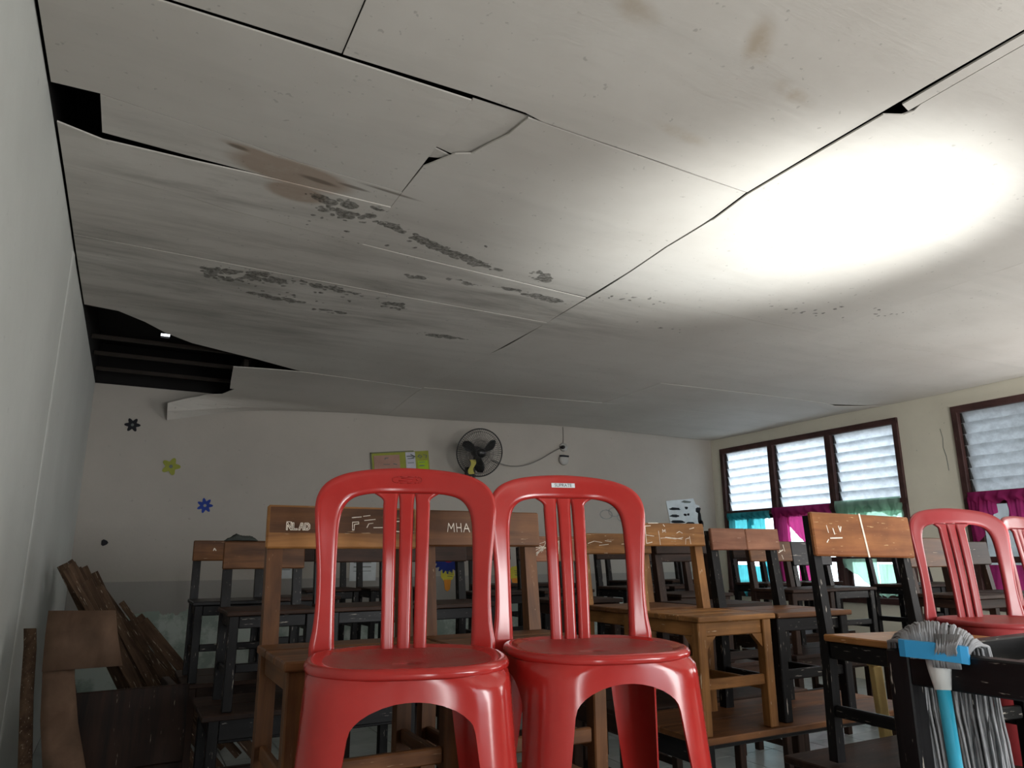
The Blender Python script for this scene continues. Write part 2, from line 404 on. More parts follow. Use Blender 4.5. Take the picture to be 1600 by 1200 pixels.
def box_mesh(sx, sy, sz, bev=0.004):
    k = (round(sx, 4), round(sy, 4), round(sz, 4), bev)
    if k not in BOX:
        bm = bmesh.new(); bmesh.ops.create_cube(bm, size=1.0)
        bmesh.ops.scale(bm, vec=(sx, sy, sz), verts=bm.verts)
        if bev: bmesh.ops.bevel(bm, geom=bm.edges[:], offset=min(bev, 0.3*min(sx, sy, sz)), segments=1, affect='EDGES')
        me = bpy.data.meshes.new('box'); bm.to_mesh(me); bm.free(); BOX[k] = me
    return BOX[k]
def box(name, x0, x1, y0, y1, z0, z1, mat, parent=None, bev=0.004, rot=None):
    return link(name, box_mesh(x1-x0, y1-y0, z1-z0, bev), mat, parent, ((x0+x1)/2, (y0+y1)/2, (z0+z1)/2), rot)
def bar(name, a, b, w, d, mat, parent=None, bev=0.003, roll=0.0):
    """square bar from a to b (its length on local Z)"""
    a = Vector(a); b = Vector(b); v = b-a
    q = v.to_track_quat('Z', 'Y')
    if roll: q = q @ Quaternion((0, 0, 1), roll)
    return link(name, box_mesh(w, d, v.length, bev), mat, parent, (a+b)/2, q)
def pydata(name, vs, fs, mat, parent=None, smooth=False, loc=(0, 0, 0), rot=None):
    me = bpy.data.meshes.new(name); me.from_pydata([tuple(v) for v in vs], [], fs); me.update()
    if smooth: me.polygons.foreach_set('use_smooth', [True]*len(me.polygons))
    return link(name, me, mat, parent, loc, rot)
def multi_box(name, boxes, mat, parent=None):
    vs, fs = [], []
    for (x0, x1, y0, y1, z0, z1) in boxes:
        i = len(vs)
        vs += [(x, y, z) for z in (z0, z1) for y in (y0, y1) for x in (x0, x1)]
        fs += [tuple(i+j for j in f) for f in ((0, 2, 3, 1), (4, 5, 7, 6), (0, 1, 5, 4), (2, 6, 7, 3), (0, 4, 6, 2), (1, 3, 7, 5))]
    return pydata(name, vs, fs, mat, parent)
def tube_data(pts, r, n=8, cap=True):
    """tube along points; r scalar or list"""
    vs, fs = [], []
    pts = [Vector(p) for p in pts]
    up = Vector((0, 0, 1))
    for i, p in enumerate(pts):
        t = (pts[min(i+1, len(pts)-1)]-pts[max(i-1, 0)]).normalized()
        a = t.cross(up)
        if a.length < 1e-3: a = t.cross(Vector((0, 1, 0)))
        a.normalize(); b = t.cross(a)
        rr = r[i] if isinstance(r, (list, tuple)) else r
        for k in range(n):
            an = 2*PI*k/n
            vs.append(p + a*(math.cos(an)*rr) + b*(math.sin(an)*rr))
    for i in range(len(pts)-1):
        for k in range(n):
            fs.append((i*n+k, i*n+(k+1) % n, (i+1)*n+(k+1) % n, (i+1)*n+k))
    if cap:
        fs.append(tuple(range(n-1, -1, -1))); fs.append(tuple(range((len(pts)-1)*n, len(pts)*n)))
    return vs, fs
def tube(name, pts, r, mat, parent=None, n=8):
    vs, fs = tube_data(pts, r, n)
    return pydata(name, vs, fs, mat, parent, True)
def ribbon_strokes(name, strokes, w, mat, parent, place):
    """flat chalk or ink strokes; place(u, v) -> point on the surface"""
    vs, fs = [], []
    for st in strokes:
        for (a, b) in zip(st, st[1:]):
            a2, b2 = Vector(a), Vector(b); d = b2-a2
            if d.length < 1e-6: continue
            nn = Vector((-d.y, d.x)).normalized()*(w*random.uniform(0.35, 0.62)); e = d.normalized()*w*0.3
            i = len(vs)
            for q in (a2-e+nn, a2-e-nn, b2+e-nn, b2+e+nn): vs.append(place(q.x, q.y))
            fs.append((i, i+1, i+2, i+3))
    return tag(pydata(name, vs, fs, mat, parent), kind='stuff' if parent is not None else None)
def dup(root, loc, rz=0.0, label=None, group=None):
    r = root.copy(); COL.objects.link(r); r.location = loc; r.rotation_euler = (0, 0, rz)
    if label: r['label'] = label
    if group: r['group'] = group
    for ch in list(root.children):
        c = ch.copy(); COL.objects.link(c); c.parent = r
        for g in list(ch.children):
            d = g.copy(); COL.objects.link(d); d.parent = c
    return r

# ------------------------------------------------------------------ room shell
XL, XR, YB, YF, ZC, ZR = -0.43, 7.66, 8.085, -2.2, 3.08, 3.50
T = 0.15
# floor and tiles
fl = box('floor', XL-T, XR+T, YF-T, YB+T, -0.12, -0.008, 'grout', None, 0); tag(fl, kind='structure')
ts = 0.40
tile_me = box_mesh(ts-0.006, ts-0.006, 0.012, 0.002)
rest = []
nx, ny = int((XR-XL)/ts)+1, int((YB-YF)/ts)+1
for i in range(nx):
    for j in range(ny):
        x0, y0 = XL+i*ts, YF+j*ts
        x1, y1 = min(x0+ts, XR), min(y0+ts, YB)
        if x1-x0 < 0.05 or y1-y0 < 0.05: continue
        full = (x1-x0 > ts-0.01 and y1-y0 > ts-0.01)
        if full and 0.7 < x0 < 6.8 and 2.0 < y0 < 7.2:
            link('tile', tile_me, 'floor_tile', fl, ((x0+x1)/2, (y0+y1)/2, 0.058), None)
        else:
            rest.append((x0+.003, x1-.003, y0+.003, y1-.003, -0.012+0.064, 0.0+0.064))
for ch in fl.children: ch.location = (ch.location.x-(XL+XR)/2, ch.location.y-(YF+YB)/2, 0.058)
rs = multi_box('tile_field', [(a-(XL+XR)/2, b-(XL+XR)/2, c-(YF+YB)/2, d-(YF+YB)/2, e, f) for a, b, c, d, e, f in rest], 'floor_tile', fl)
tag(rs, kind='stuff')
# walls
WY = [(5.09, 7.87), (1.65, 4.43), (-1.0, 1.2)]            # windows of the right wall (y ranges)
ZS, ZM, ZT = 0.86, 1.985, 2.885
tag(multi_box('wall_left', [(XL-T, XL, YF-T, YB+T, 0, ZC+.01)], 'wall_left_paint'), kind='structure')
# plaster bead running up the left wall
prof = [(XL-0.005, 4.440)]+[(XL+0.0075*math.sin(PI*k/8), 4.50-0.060*math.cos(PI*k/8)) for k in range(9)]+[(XL-0.005, 4.560)]
m_ = len(prof)
vs = [(x, y, z) for z in (0.0, ZC-.02) for (x, y) in prof]
fs = [(i, (i+1) % m_, m_+(i+1) % m_, m_+i) for i in range(m_)] + [tuple(range(m_-1, -1, -1)), tuple(range(m_, 2*m_))]
tag(pydata('trim_1', vs, fs, 'wall_left_paint'), kind='structure')
tag(multi_box('wall_back', [(XL-T, XR+T, YB, YB+T, 0, ZC+.01)], 'wall_back_paint'), kind='structure')
bx = []
ys = sorted(WY)
edges = [YF-T] + [v for p in ys for v in p] + [YB+T]
for k in range(0, len(edges), 2): bx.append((XR, XR+T, edges[k], edges[k+1], 0, ZR))
for (a, b) in ys:
    bx.append((XR, XR+T, a, b, 0, ZS)); bx.append((XR, XR+T, a, b, ZT, ZR))
tag(multi_box('wall_right', bx, 'wall_right_paint'), kind='structure')
tag(multi_box('wall_front', [(XL-T, -0.05, YF-T, YF, 0, ZR), (-0.05, 0.35, YF-T, YF, 2.2, ZR), (0.35, 1.6, YF-T, YF, 0, ZR), (1.6, 4.2, YF-T, YF, 0, 0.85),
     (1.6, 4.2, YF-T, YF, 2.25, ZR), (4.2, XR+T, YF-T, YF, 0, ZR)], 'wall_left_paint'), kind='structure')
# roof over the loft, with one chink of daylight
hx, hy = 0.128, 7.505
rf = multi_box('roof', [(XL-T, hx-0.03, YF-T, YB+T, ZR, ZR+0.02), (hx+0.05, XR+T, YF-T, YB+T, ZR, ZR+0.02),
      (hx-0.03, hx+0.05, YF-T, hy-0.06, ZR, ZR+0.02), (hx-0.03, hx+0.05, hy+0.09, YB+T, ZR, ZR+0.02)], 'loft_dark')
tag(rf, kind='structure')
tag(multi_box('wall_loft', [(XL-T, XR+T, YB, YB+T, ZC+.012, ZR), (XL-T, XL, YF-T, YB+T, ZC+.012, ZR)], 'loft_dark'), kind='structure')  # near-black colour paints the loft's shade onto these upper walls
tag(multi_box('ground', [(-30, 40, -30, 40, -0.5, -0.3)], 'ground_outside'), kind='structure')
tag(multi_box('wall_sky_block', [(9.6, 9.8, -8, 5.55, -0.3, 4.5), (XR+T+.01, 9.6, -8, 4.75, 3.3, 3.4)], 'concrete_outside'), kind='structure')  # unseen wall and canopy added to block sky light at the second window

# ------------------------------------------------------------------ ceiling sheets
zb_tab = [(-0.43, 2.80), (0.256, 2.774), (0.48, 2.827), (0.85, 2.921), (1.24, 2.964), (2.24, 3.017), (3.37, 3.036), (4.74, 3.075), (7.66, 3.08)]
def lerp_tab(tab, x):
    if x <= tab[0][0]: return tab[0][1]
    for (a, va), (b, vb) in zip(tab, tab[1:]):
        if x <= b: return va+(vb-va)*(x-a)/(b-a)
    return tab[-1][1]
def zc(x, y):
    z = ZC + 0.006*math.sin(1.7*x+0.6*y) + 0.006*math.sin(2.3*y-0.8*x)
    k = max(0.0, min(1.0, (x-0.6)/1.6))
    t = max(0.0, min(1.0, (y-6.9)/1.15)); t = t*t*(3-2*t)
    t2 = max(0.0, min(1.0, (y-7.80)/0.26)); t2 = t2*t2*(3-2*t2)
    t = t*k + (0.30*t+0.70*t2)*(1-k)
    return z + (lerp_tab(zb_tab, x)-ZC)*t
def resample(pl, n):
    pl = [Vector(p) for p in pl]; ds = [0]
    for a, b in zip(pl, pl[1:]): ds.append(ds[-1]+(b-a).length)
    out = []
    # keep original corners by mixing uniform and vertex parameters
    us = sorted(set([round(d/ds[-1], 5) for d in ds] + [round(k/n, 5) for k in range(n+1)]))
    return pl, ds, us
def at(pl, ds, u):
    s = u*ds[-1]
    for k in range(len(pl)-1):
        if s <= ds[k+1]+1e-9:
            f = (s-ds[k])/max(1e-9, ds[k+1]-ds[k]); return pl[k].lerp(pl[k+1], f)
    return pl[-1]
ceil_root = empty('ceiling', (0, 0, 0), kind='structure')
def sheet(A, B, dz=0.0, tilt=(0.0, 0.0), nu=14, nv=10, th=0.007, name='ceiling_panel'):
    pa, da, ua = resample(A, nu); pb, db, ub = resample(B, nu)
    us = sorted(set(ua+ub)); g = []
    c = (sum((p for p in pa), Vector((0, 0)))/len(pa) + sum((p for p in pb), Vector((0, 0)))/len(pb))/2
    for u in us:
        a, b = at(pa, da, u), at(pb, db, u)
        g.append([a.lerp(b, v/nv) for v in range(nv+1)])
    vs, fs = [], []
    M = nv+1
    for lay in (0, 1):
        for row in g:
            for p in row:
                vs.append((p.x, p.y, zc(p.x, p.y)+dz+(p.x-c.x)*tilt[0]+(p.y-c.y)*tilt[1]+lay*th))
    K = len(g)*M
    for i in range(len(g)-1):
        for j in range(nv):
            a, b, c_, d = i*M+j, i*M+j+1, (i+1)*M+j+1, (i+1)*M+j
            fs.append((a, b, c_, d)); fs.append((K+d, K+c_, K+b, K+a))
    ring = [i*M for i in range(len(g))] + [(len(g)-1)*M+j for j in range(1, M)] + [i*M+nv for i in range(len(g)-2, -1, -1)] + [j for j in range(nv-1, 0, -1)]
    for a, b in zip(ring, ring[1:]+ring[:1]): fs.append((a, b, K+b, K+a))
    return pydata(name, vs, fs, 'ceiling_paint', ceil_root)
V = Vector
# front row
sheet([(-.418, YF+.01), (.486, YF+.01)], [(-.418, 2.176), (.06, 2.172), (.486, 2.170)], 0.0)
sheet([(.491, YF+.01), (2.46, YF+.01)], [(.491, 2.169), (.75, 2.165), (1.0, 2.160), (1.21, 2.166), (1.30, 2.186), (1.9, 2.205), (2.46, 2.234)], -0.003)
# second row, left
sheet([(-.418, 2.186), (.991, 2.192)], [(-.418, 2.82), (-.263, 2.815), (.14, 2.88), (.5, 2.955), (.991, 2.993)], -0.004, (0.0, 0.004))
# torn sheet
sheet([(1.238, 2.192), (1.22, 2.33), (1.175, 2.44), (1.145, 2.53), (1.085, 2.565), (1.05, 2.628), (1.000, 2.725), (.9965, 3.0), (.9965, 3.655)],
      [(2.459, 2.240), (2.497, 2.50), (2.503, 2.6), (2.512, 2.9), (2.555, 3.3), (2.588, 3.80)], -0.002, (0.0, 0.0), 24)
# the flap left in the tear, pushed up, in two scraps
sheet([(.999, 2.198), (1.001, 2.575)], [(1.26, 2.198), (1.20, 2.50), (1.10, 2.60)], 0.012, (0, 0.02), 6, 5, name='torn_scrap')
sheet([(1.002, 2.590), (1.003, 2.668)], [(1.09, 2.618), (1.04, 2.655)], 0.016, (0, 0.0), 4, 3, name='torn_scrap')
# narrow strips by the left wall
sheet([(-.26, 2.822), (.14, 2.886), (.5, 2.962), (.9945, 2.998)], [(-.26, 3.108), (.06, 3.135), (.352, 3.150), (.9945, 3.160)], -0.002)
sheet([(-.418, 3.10), (-.26, 3.165), (.06, 3.168), (.352, 3.158), (.9945, 3.162)], [(-.418, 3.465), (.056, 3.515), (.295, 3.576), (.9945, 3.655)], -0.006)
# long mouldy sheet down to the gap over the back corner
sheet([(-.418, 3.470), (.056, 3.521), (.295, 3.582), (.994, 3.661), (1.845, 3.742), (2.59, 3.82)],
      [(-.418, 4.24), (1.0, 4.3), (2.625, 4.40)], -0.004, (0, 0), 16, 6)
sheet([(-.418, 4.243), (1.0, 4.301), (2.625, 4.401)],
      [(-.418, 5.48), (-.212, 5.52), (-.04, 5.70), (.114, 5.93), (.31, 6.12), (.846, 6.39), (1.288, 6.664), (2.56, 6.84)], -0.006, (0, 0), 18, 8)
# sagging sheet along the back wall
sheet([(1.30, 6.70), (1.0, 6.715), (.706, 6.76), (.75, 7.3), (.769, 7.5), (.864, 7.40), (.72, 7.72), (.50, 7.84), (.235, 7.90), (.250, 8.06)],
      [(2.565, 6.86), (2.57, 8.06)], -0.004, (0, 0), 24, 10)
# cover strip with its break along the long seam
sheet([(2.472, -1.5), (2.478, .9), (2.486, 1.455)], [(2.525, -1.5), (2.532, .9), (2.545, 1.47)], -0.004, nv=3, name='seam_strip')
sheet([(2.470, 1.525), (2.466, 2.243), (2.504, 2.50)], [(2.545, 1.49), (2.535, 2.243), (2.506, 2.52)], -0.012, nv=3, name='seam_strip')
# right hand sheets
sheet([(2.535, YF+.01), (2.537, .9), (2.548, 1.42), (2.565, 1.46), (2.55, 1.50), (2.54, 2.243), (2.512, 2.53), (2.522, 2.9), (2.565, 3.3), (2.596, 3.645)], [(4.6, YF+.01), (4.6, 3.62)], -0.004, (0.0, 0.0), 24)
sheet([(4.6005, YF+.01), (4.6005, 3.62)], [(7.655, YF+.01), (7.655, 3.5)], -0.004)
sheet([(2.600, 3.655), (2.629, 4.40), (2.634, 4.65), (2.638, 4.95), (2.630, 5.15), (2.603, 5.35), (2.592, 5.7), (2.566, 6.80)], [(4.6, 3.626), (4.6, 6.52)], -0.002, nu=20)
sheet([(4.6005, 3.626), (7.655, 3.506)], [(4.6005, 5.50), (6.6, 5.47), (7.1, 5.46), (7.45, 5.33), (7.655, 5.22)], -0.002)
sheet([(4.6005, 5.502), (6.6, 5.472), (7.05, 5.47), (7.2, 5.52), (7.5, 5.37), (7.655, 5.224)], [(4.6005, 6.52), (7.655, 6.46)], -0.004)
sheet([(2.569, 6.803), (4.6, 6.524)], [(2.573, 8.06), (4.6, 8.06)], -0.004)
sheet([(4.6005, 6.524), (7.655, 6.464)], [(4.6005, 8.06), (7.655, 8.06)], -0.004)
for o in ceil_root.children:
    o.data.polygons.foreach_set('use_smooth', [False]*len(o.data.polygons))
# loft timbers seen through the broken corner
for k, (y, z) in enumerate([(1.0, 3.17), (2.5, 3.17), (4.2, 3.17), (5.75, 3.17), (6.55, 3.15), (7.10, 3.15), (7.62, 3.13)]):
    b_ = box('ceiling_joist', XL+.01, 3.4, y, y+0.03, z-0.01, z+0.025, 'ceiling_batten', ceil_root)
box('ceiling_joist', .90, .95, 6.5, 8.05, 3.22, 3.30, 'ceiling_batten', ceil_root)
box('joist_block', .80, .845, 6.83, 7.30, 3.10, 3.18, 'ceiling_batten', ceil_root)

# ------------------------------------------------------------------ windows
def louvre_window(name, y0, y1, ncol, dim=False):
    root = empty(name, (XR, y0, ZS), kind='structure')
    def fb(nm, ya, yb, za, zb, d0=-0.03, d1=0.11, g='Z'):
        return box(nm, d0, d1, ya-y0, yb-y0, za-ZS, zb-ZS, 'frame_paint_'+g, root, 0.004)
    fb('frame', y0-.02, y1+.02, ZT-.045, ZT+.025, g='Y'); fb('frame', y0-.02, y1+.02, ZM-.05, ZM+.02, g='Y')
    fb('frame', y0-.02, y1+.02, ZS-.02, ZS+.05, -0.05, 0.12, g='Y')
    fb('frame', y0-.02, y0+.045, ZS, ZT); fb('frame', y1-.045, y1+.02, ZS, ZT)
    cw = (y1-y0)/ncol
    for c in range(1, ncol): fb('mullion', y0+c*cw-.045, y0+c*cw+.045, ZS, ZT)
    ns = 7; h = (ZT-.05-ZM-.02)/ns
    lm = box_mesh(0.006, cw-.10, h*1.26, 0)
    for c in range(ncol):
        yc = (c+.5)*cw
        for s in range(ns):
            o = link('louvre', lm, 'frosted_glass', root, (0.045, yc, ZM+.02+(s+.5)*h-ZS), (0, math.radians(-18), 0))
        for yy in (yc-cw/2+.06, yc+cw/2-.06):
            box('louvre_clip', 0.02, 0.06, yy-.008, yy+.008, ZM-ZS+.02, ZT-ZS-.05, 'dark_metal', root, 0)
        # lower casement: stiles, mid rail and panes
        a, b = c*cw+.05, (c+1)*cw-.05
        for (ya, yb, za, zb) in ((a, a+.05, ZS+.05, ZM-.05), (b-.05, b, ZS+.05, ZM-.05), (a, b, ZS+.05, ZS+.11), (a, b, ZM-.11, ZM-.05), (a, b, 1.30, 1.36)):
            box('casement', 0.03, 0.065, ya, yb, za-ZS, zb-ZS, 'frame_paint_Z', root, 0.003)
        box('pane', 0.045, 0.049, a+.05, b-.05, ZS+.11-ZS, 1.30-ZS, 'pane_glass', root, 0)
        box('pane', 0.045, 0.049, a+.05, b-.05, 1.36-ZS, ZM-.11-ZS, 'pane_glass', root, 0)
    return root
louvre_window('window_1', 5.09, 7.87, 3)
louvre_window('window_2', 1.65, 4.43, 3)

def swag(name, ya, yb, ztop, drop, mat, parent, x=7.60, folds=6, amp=0.018, shape='v', top_dip=0.0, n=40, m=24):
    """cloth hung from two points: bottom edge by shape, folds running down"""
    vs, fs = [], []
    ph = random.uniform(0, 6)
    for i in range(n+1):
        u = i/n
        if shape == 'v': d = drop*(0.30+0.70*(1-abs(2*u-1))**0.9)
        elif shape == 'left': d = drop*(1-0.75*u**0.7)
        elif shape == 'right': d = drop*(0.25+0.75*u**1.4)
        elif shape == 'two': d = drop*(0.45+0.55*abs(math.cos(PI*u*1.0)))
        else: d = drop*(0.96+0.04*math.sin(9*u))
        zt = ztop-top_dip*math.sin(PI*u)
        for j in range(m+1):
            v = j/m
            fx = amp*math.sin(folds*2*PI*u+ph+1.2*math.sin(3*v+ph))*(0.25+0.75*v) + 0.35*amp*math.sin(folds*4.6*PI*u+ph*2)
            bow = -0.05*math.sin(PI*u)*math.sin(PI*v)
            vs.append((x+fx+bow*0.5, ya+(yb-ya)*(u+0.012*math.sin(6*v+ph)), zt-v*d-0.012*math.sin(folds*2*PI*u+ph)*v))
    for i in range(n):
        for j in range(m):
            a = i*(m+1)+j; fs.append((a, a+1, a+m+2, a+m+1))
    return pydata(name, vs, fs, mat, parent, True)
def curtain(name, label, group=None):
    return empty(name, (0, 0, 0), 0, label, 'curtain', group)
c1 = curtain('curtain', 'teal sheer curtain tied across the far pane of the louvred window')
swag('header', 7.80, 7.02, 1.97, 0.10, 'teal_cloth', c1, folds=8, shape='flat')
swag('swag', 7.78, 7.30, 1.95, 0.62, 'teal_cloth', c1, folds=5, shape='left')
swag('swag', 7.42, 7.10, 1.95, 0.95, 'teal_cloth', c1, folds=4, shape='right')
swag('tail', 7.72, 7.35, 1.26, 0.42, 'teal_cloth', c1, folds=4, shape='v')
swag('tail', 7.42, 7.02, 1.24, 0.36, 'teal_cloth', c1, folds=3, shape='v')
c2 = curtain('curtain', 'magenta sheer curtain with a pointed swag on the middle pane')
swag('header', 6.97, 6.05, 2.0, 0.13, 'magenta_cloth', c2, folds=7, shape='flat')
swag('drop', 6.97, 6.70, 1.95, 1.05, 'magenta_cloth', c2, folds=3, shape='flat')
swag('swag', 6.74, 6.18, 1.92, 0.40, 'magenta_cloth', c2, folds=5, shape='v')
swag('tail', 6.62, 6.14, 1.32, 0.36, 'magenta_cloth', c2, folds=5, shape='flat')
c3 = curtain('curtain', 'pale mint sheer curtain looped below the louvres nearest the pier')
swag('header', 5.98, 5.12, 2.02, 0.22, 'mint_cloth', c3, folds=6, shape='two')
swag('swag', 5.98, 5.50, 1.95, 0.35, 'mint_cloth', c3, folds=4, shape='left')
swag('swag', 5.70, 5.12, 1.95, 0.33, 'mint_cloth', c3, folds=4, shape='v')
swag('tail', 5.95, 5.50, 1.34, 0.42, 'mint_cloth', c3, folds=3, shape='right')
swag('tail', 5.48, 5.12, 1.28, 0.36, 'mint_cloth', c3, folds=3, shape='flat')
c4 = curtain('curtain', 'magenta sheer curtain behind the red chair at the right window')
swag('header', 4.40, 3.58, 2.0, 0.12, 'magenta_cloth', c4, folds=6, shape='flat')
swag('drop', 4.40, 4.12, 1.95, 0.62, 'magenta_cloth', c4, folds=3, shape='left')
swag('swag', 4.02, 3.58, 1.93, 0.75, 'magenta_cloth', c4, folds=5, shape='v')
swag('tail', 4.35, 3.80, 1.28, 0.40, 'magenta_cloth', c4, folds=3, shape='v')
c5 = curtain('curtain', 'magenta sheer curtain nearest the viewer at the right window')
swag('header', 3.52, 2.60, 2.0, 0.12, 'magenta_cloth', c5, folds=6, shape='flat')
swag('drop', 3.48, 2.95, 1.95, 0.95, 'magenta_cloth', c5, folds=5, shape='flat')

# ------------------------------------------------------------------ red stacking chair
def red_chair():
    root = empty('plastic_chair', (0, 0, 0))
    SH, SW = 0.435, 0.205         # seat height, half width of the seat
    NT = 128
    def ring(th, half, e=3.4):
        c, s = math.cos(th), math.sin(th)
        k = (abs(c)**e+abs(s)**e)**(-1/e)
        return Vector((c*k*half, s*k*half*0.985))
    # seat: dished disc with a rolled rim
    vs, fs = [], []
    rads = [0, .2, .4, .6, .76, .86, .92, .955, .985, 1.0, 1.012, 1.012, 1.0]
    zz = [-.014, -.0135, -.0115, -.008, -.004, -.001, .002, .004, .004, .002, -.002, -.006, -.010]
    for r, z in zip(rads, zz):
        for k in range(NT):
            p = ring(2*PI*k/NT, SW*max(r, .001), 2.1+0.45*r)
            vs.append((p.x, p.y, SH+z))
    for i in range(len(rads)-1):
        for k in range(NT):
            fs.append((i*NT+k, i*NT+(k+1) % NT, (i+1)*NT+(k+1) % NT, (i+1)*NT+k))
    st = pydata('seat', vs, fs, 'red_plastic_seat', root, True)
    st.data.materials.append(MATS['red_plastic'])
    for pl in st.data.polygons:
        if pl.index >= 5*NT: pl.material_index = 1
    so_ = st.modifiers.new('thick', 'SOLIDIFY'); so_.thickness = 0.004; so_.offset = 1 if False else -1
    # skirt and legs: flared shell around the seat
    ZJ = 0.325
    def half_at(z):                       # flare outward to the feet
        t = (SH-0.016-z)/SH
        return SW*1.0 + 0.036*max(0, t)**1.15
    def legw(z):                          # half width of a leg, measured along the shell
        if z > ZJ: 
            t = (z-ZJ)/(0.385-ZJ); return 0.064+0.120*(1-math.sqrt(max(0.0, 1-min(1, t)**2)))
        return 0.034+0.030*(z/ZJ)
    corners = [PI/4+PI/2*k for k in range(4)]
    per = 4*2*SW*0.93/ (2*PI)             # arc length per radian
    def bottom(th):
        d = min(abs((th-c+PI) % (2*PI)-PI) for c in corners)*per*0.98
        if d <= 0.034: return 0.0
        if d >= 0.183: return 0.385
        lo, hi = 0.0, 0.385
        for _ in range(30):
            mid = (lo+hi)/2
            if legw(mid) < d: lo = mid
            else: hi = mid
        return lo
    # angles: dense where the legs' edges run
    ths = []
    for c in corners:
        ds = [-.180, -.172, -.15, -.125, -.10, -.085, -.074, -.068, -.064, -.060, -.055, -.050, -.045, -.040, -.034, -.02, -.007]
        ds = ds+[-d for d in reversed(ds)]
        ths += [c+d/(per*0.98) for d in ds]
    ths.sort()
    n = len(ths)
    top = SH-0.006
    def pt(th, z):
        u = max(0.0, min(1.0, (top-z)/0.05)); u = math.sqrt(max(0, 1-(1-u)**2))
        e = 2.55+1.55*u
        p = ring(th, half_at(z), e); return (p.x, p.y, z)
    vs, fs = [], []; rows = 7
    for th in ths:
        zb = max(ZJ, bottom(th))
        for j in range(rows): vs.append(pt(th, top+(zb-top)*j/(rows-1)))
    for i in range(n):
        for j in range(rows-1):
            a = i*rows+j; b = ((i+1) % n)*rows+j
            fs.append((a, a+1, b+1, b))
    sk = pydata('skirt', vs, fs, 'red_plastic', root, True)
    mo = sk.modifiers.new('thick', 'SOLIDIFY'); mo.thickness = 0.005; mo.offset = -1
    mo = sk.modifiers.new('split', 'EDGE_SPLIT'); mo.split_angle = math.radians(48)
    for c in corners:
        sub = [t for t in ths if abs((t-c+PI) % (2*PI)-PI)*per*0.98 <= 0.0641]
        sub.sort(key=lambda t: (t-c+PI) % (2*PI))
        vs, fs = [], []; rw = 10
        for th in sub:
            zb = min(ZJ, bottom(th))
            for j in range(rw): vs.append(pt(th, ZJ+(zb-ZJ)*j/(rw-1)))
        for i in range(len(sub)-1):
            for j in range(rw-1):
                a = i*rw+j; b = (i+1)*rw+j
                fs.append((a, a+1, b+1, b))
        lg = pydata('leg', vs, fs, 'red_plastic', root, True)
        mo = lg.modifiers.new('thick', 'SOLIDIFY'); mo.thickness = 0.005; mo.offset = -1
        mo = lg.modifiers.new('split', 'EDGE_SPLIT'); mo.split_angle = math.radians(48)
    # back: arch ribbon wrapped round the sitter, three slats
    HB = 0.425                     # back height above the seat
    def surf(s, t, d=0.0):
        """s across, t up; d thickness offset to the rear"""
        lean = 0.17+0.055*t+0.33*t*t*0.45
        y = lean - 1.05*s*s*(0.55+0.9*t)
        return Vector((s, y+d, SH-0.008+t*1.035))
    outer = [(-.213, -.012), (-.214, .02), (-.208, .06), (-.205, .11), (-.206, .17), (-.211, .23), (-.217, .29), (-.219, .325), (-.215, .352), (-.203, .375), (-.182, .393),
             (-.150, .407), (-.110, .416), (-.06, .422), (0, .425)]
    inner = [(-.150, -.012), (-.158, .012), (-.160, .045), (-.162, .10), (-.163, .17), (-.163, .23), (-.162, .28), (-.158, .31), (-.150, .330), (-.139, .343), (-.124, .352),
             (-.102, .358), (-.078, .361), (-.04, .362), (0, .362)]
    outer = outer+[(-s, t) for s, t in reversed(outer[:-1])]
    inner = inner+[(-s, t) for s, t in reversed(inner[:-1])]
    def dense(P, n=5):
        out = []
        for i in range(len(P)-1):
            p0, p1, p2, p3 = P[max(0, i-1)], P[i], P[i+1], P[min(len(P)-1, i+2)]
            for k in range(n):
                t = k/n; q = []
                for c in (0, 1):
                    q.append(0.5*((2*p1[c])+(-p0[c]+p2[c])*t+(2*p0[c]-5*p1[c]+4*p2[c]-p3[c])*t*t+(-p0[c]+3*p1[c]-3*p2[c]+p3[c])*t**3))
                out.append(tuple(q))
        return out+[P[-1]]
    def ribbon(A, B, nm, cross=8, th=0.011, rim=0.006):
        vs, fs = [], []
        A, B = dense(A), dense(B)
        nA = len(A)
        for (a, b) in zip(A, B):
            for lay in (0, 1):
                for k in range(cross+1):
                    f = k/cross
                    s, t = a[0]+(b[0]-a[0])*f, a[1]+(b[1]-a[1])*f
                    edge = min(1.0, min(f, 1-f)*5)
                    crown = -0.0035*math.sqrt(max(0, 1-(1-edge)**2))
                    vs.append(surf(s, t, (crown if lay == 0 else th+crown*0)))
        C = 2*(cross+1)
        for i in range(nA-1):
            o0, o1 = i*C, (i+1)*C
            for k in range(cross):
                fs.append((o0+k, o0+k+1, o1+k+1, o1+k))
                q = cross+1
                fs.append((o1+q+k, o1+q+k+1, o0+q+k+1, o0+q+k))
            fs.append((o0, o1, o1+cross+1, o0+cross+1))
            fs.append((o0+cross, o0+2*cross+1, o1+2*cross+1, o1+cross))
        o = pydata(nm, vs, fs, 'red_plastic', root, True)
        return o
    bk = ribbon(outer, inner, 'backrest')
    for sl in (-0.0415, 0.0, 0.0415):
        tt = [-.012, .03, .08, .13, .19, .25, .30, .330, .347, .361]
        wl = [.0150, .0150, .0150, .0152, .0155, .0160, .0166, .0172, .0185, .0210]
        top_s = 0.97; 
        A = [(sl*(0.92+0.20*t)-w*(1.9 if (sl < 0 and t > .36) else 1), t) for t, w in zip(tt, wl)]
        B = [(sl*(0.92+0.20*t)+w*(1.9 if (sl > 0 and t > .36) else 1), t) for t, w in zip(tt, wl)]
        ribbon(A, B, 'slat', 8, 0.009)
    return root, surf, bk
rc, rsurf, rback = red_chair()
CH_A = dict(loc=(0.557, 1.535, 0.7355), rz=math.radians(-16.5))
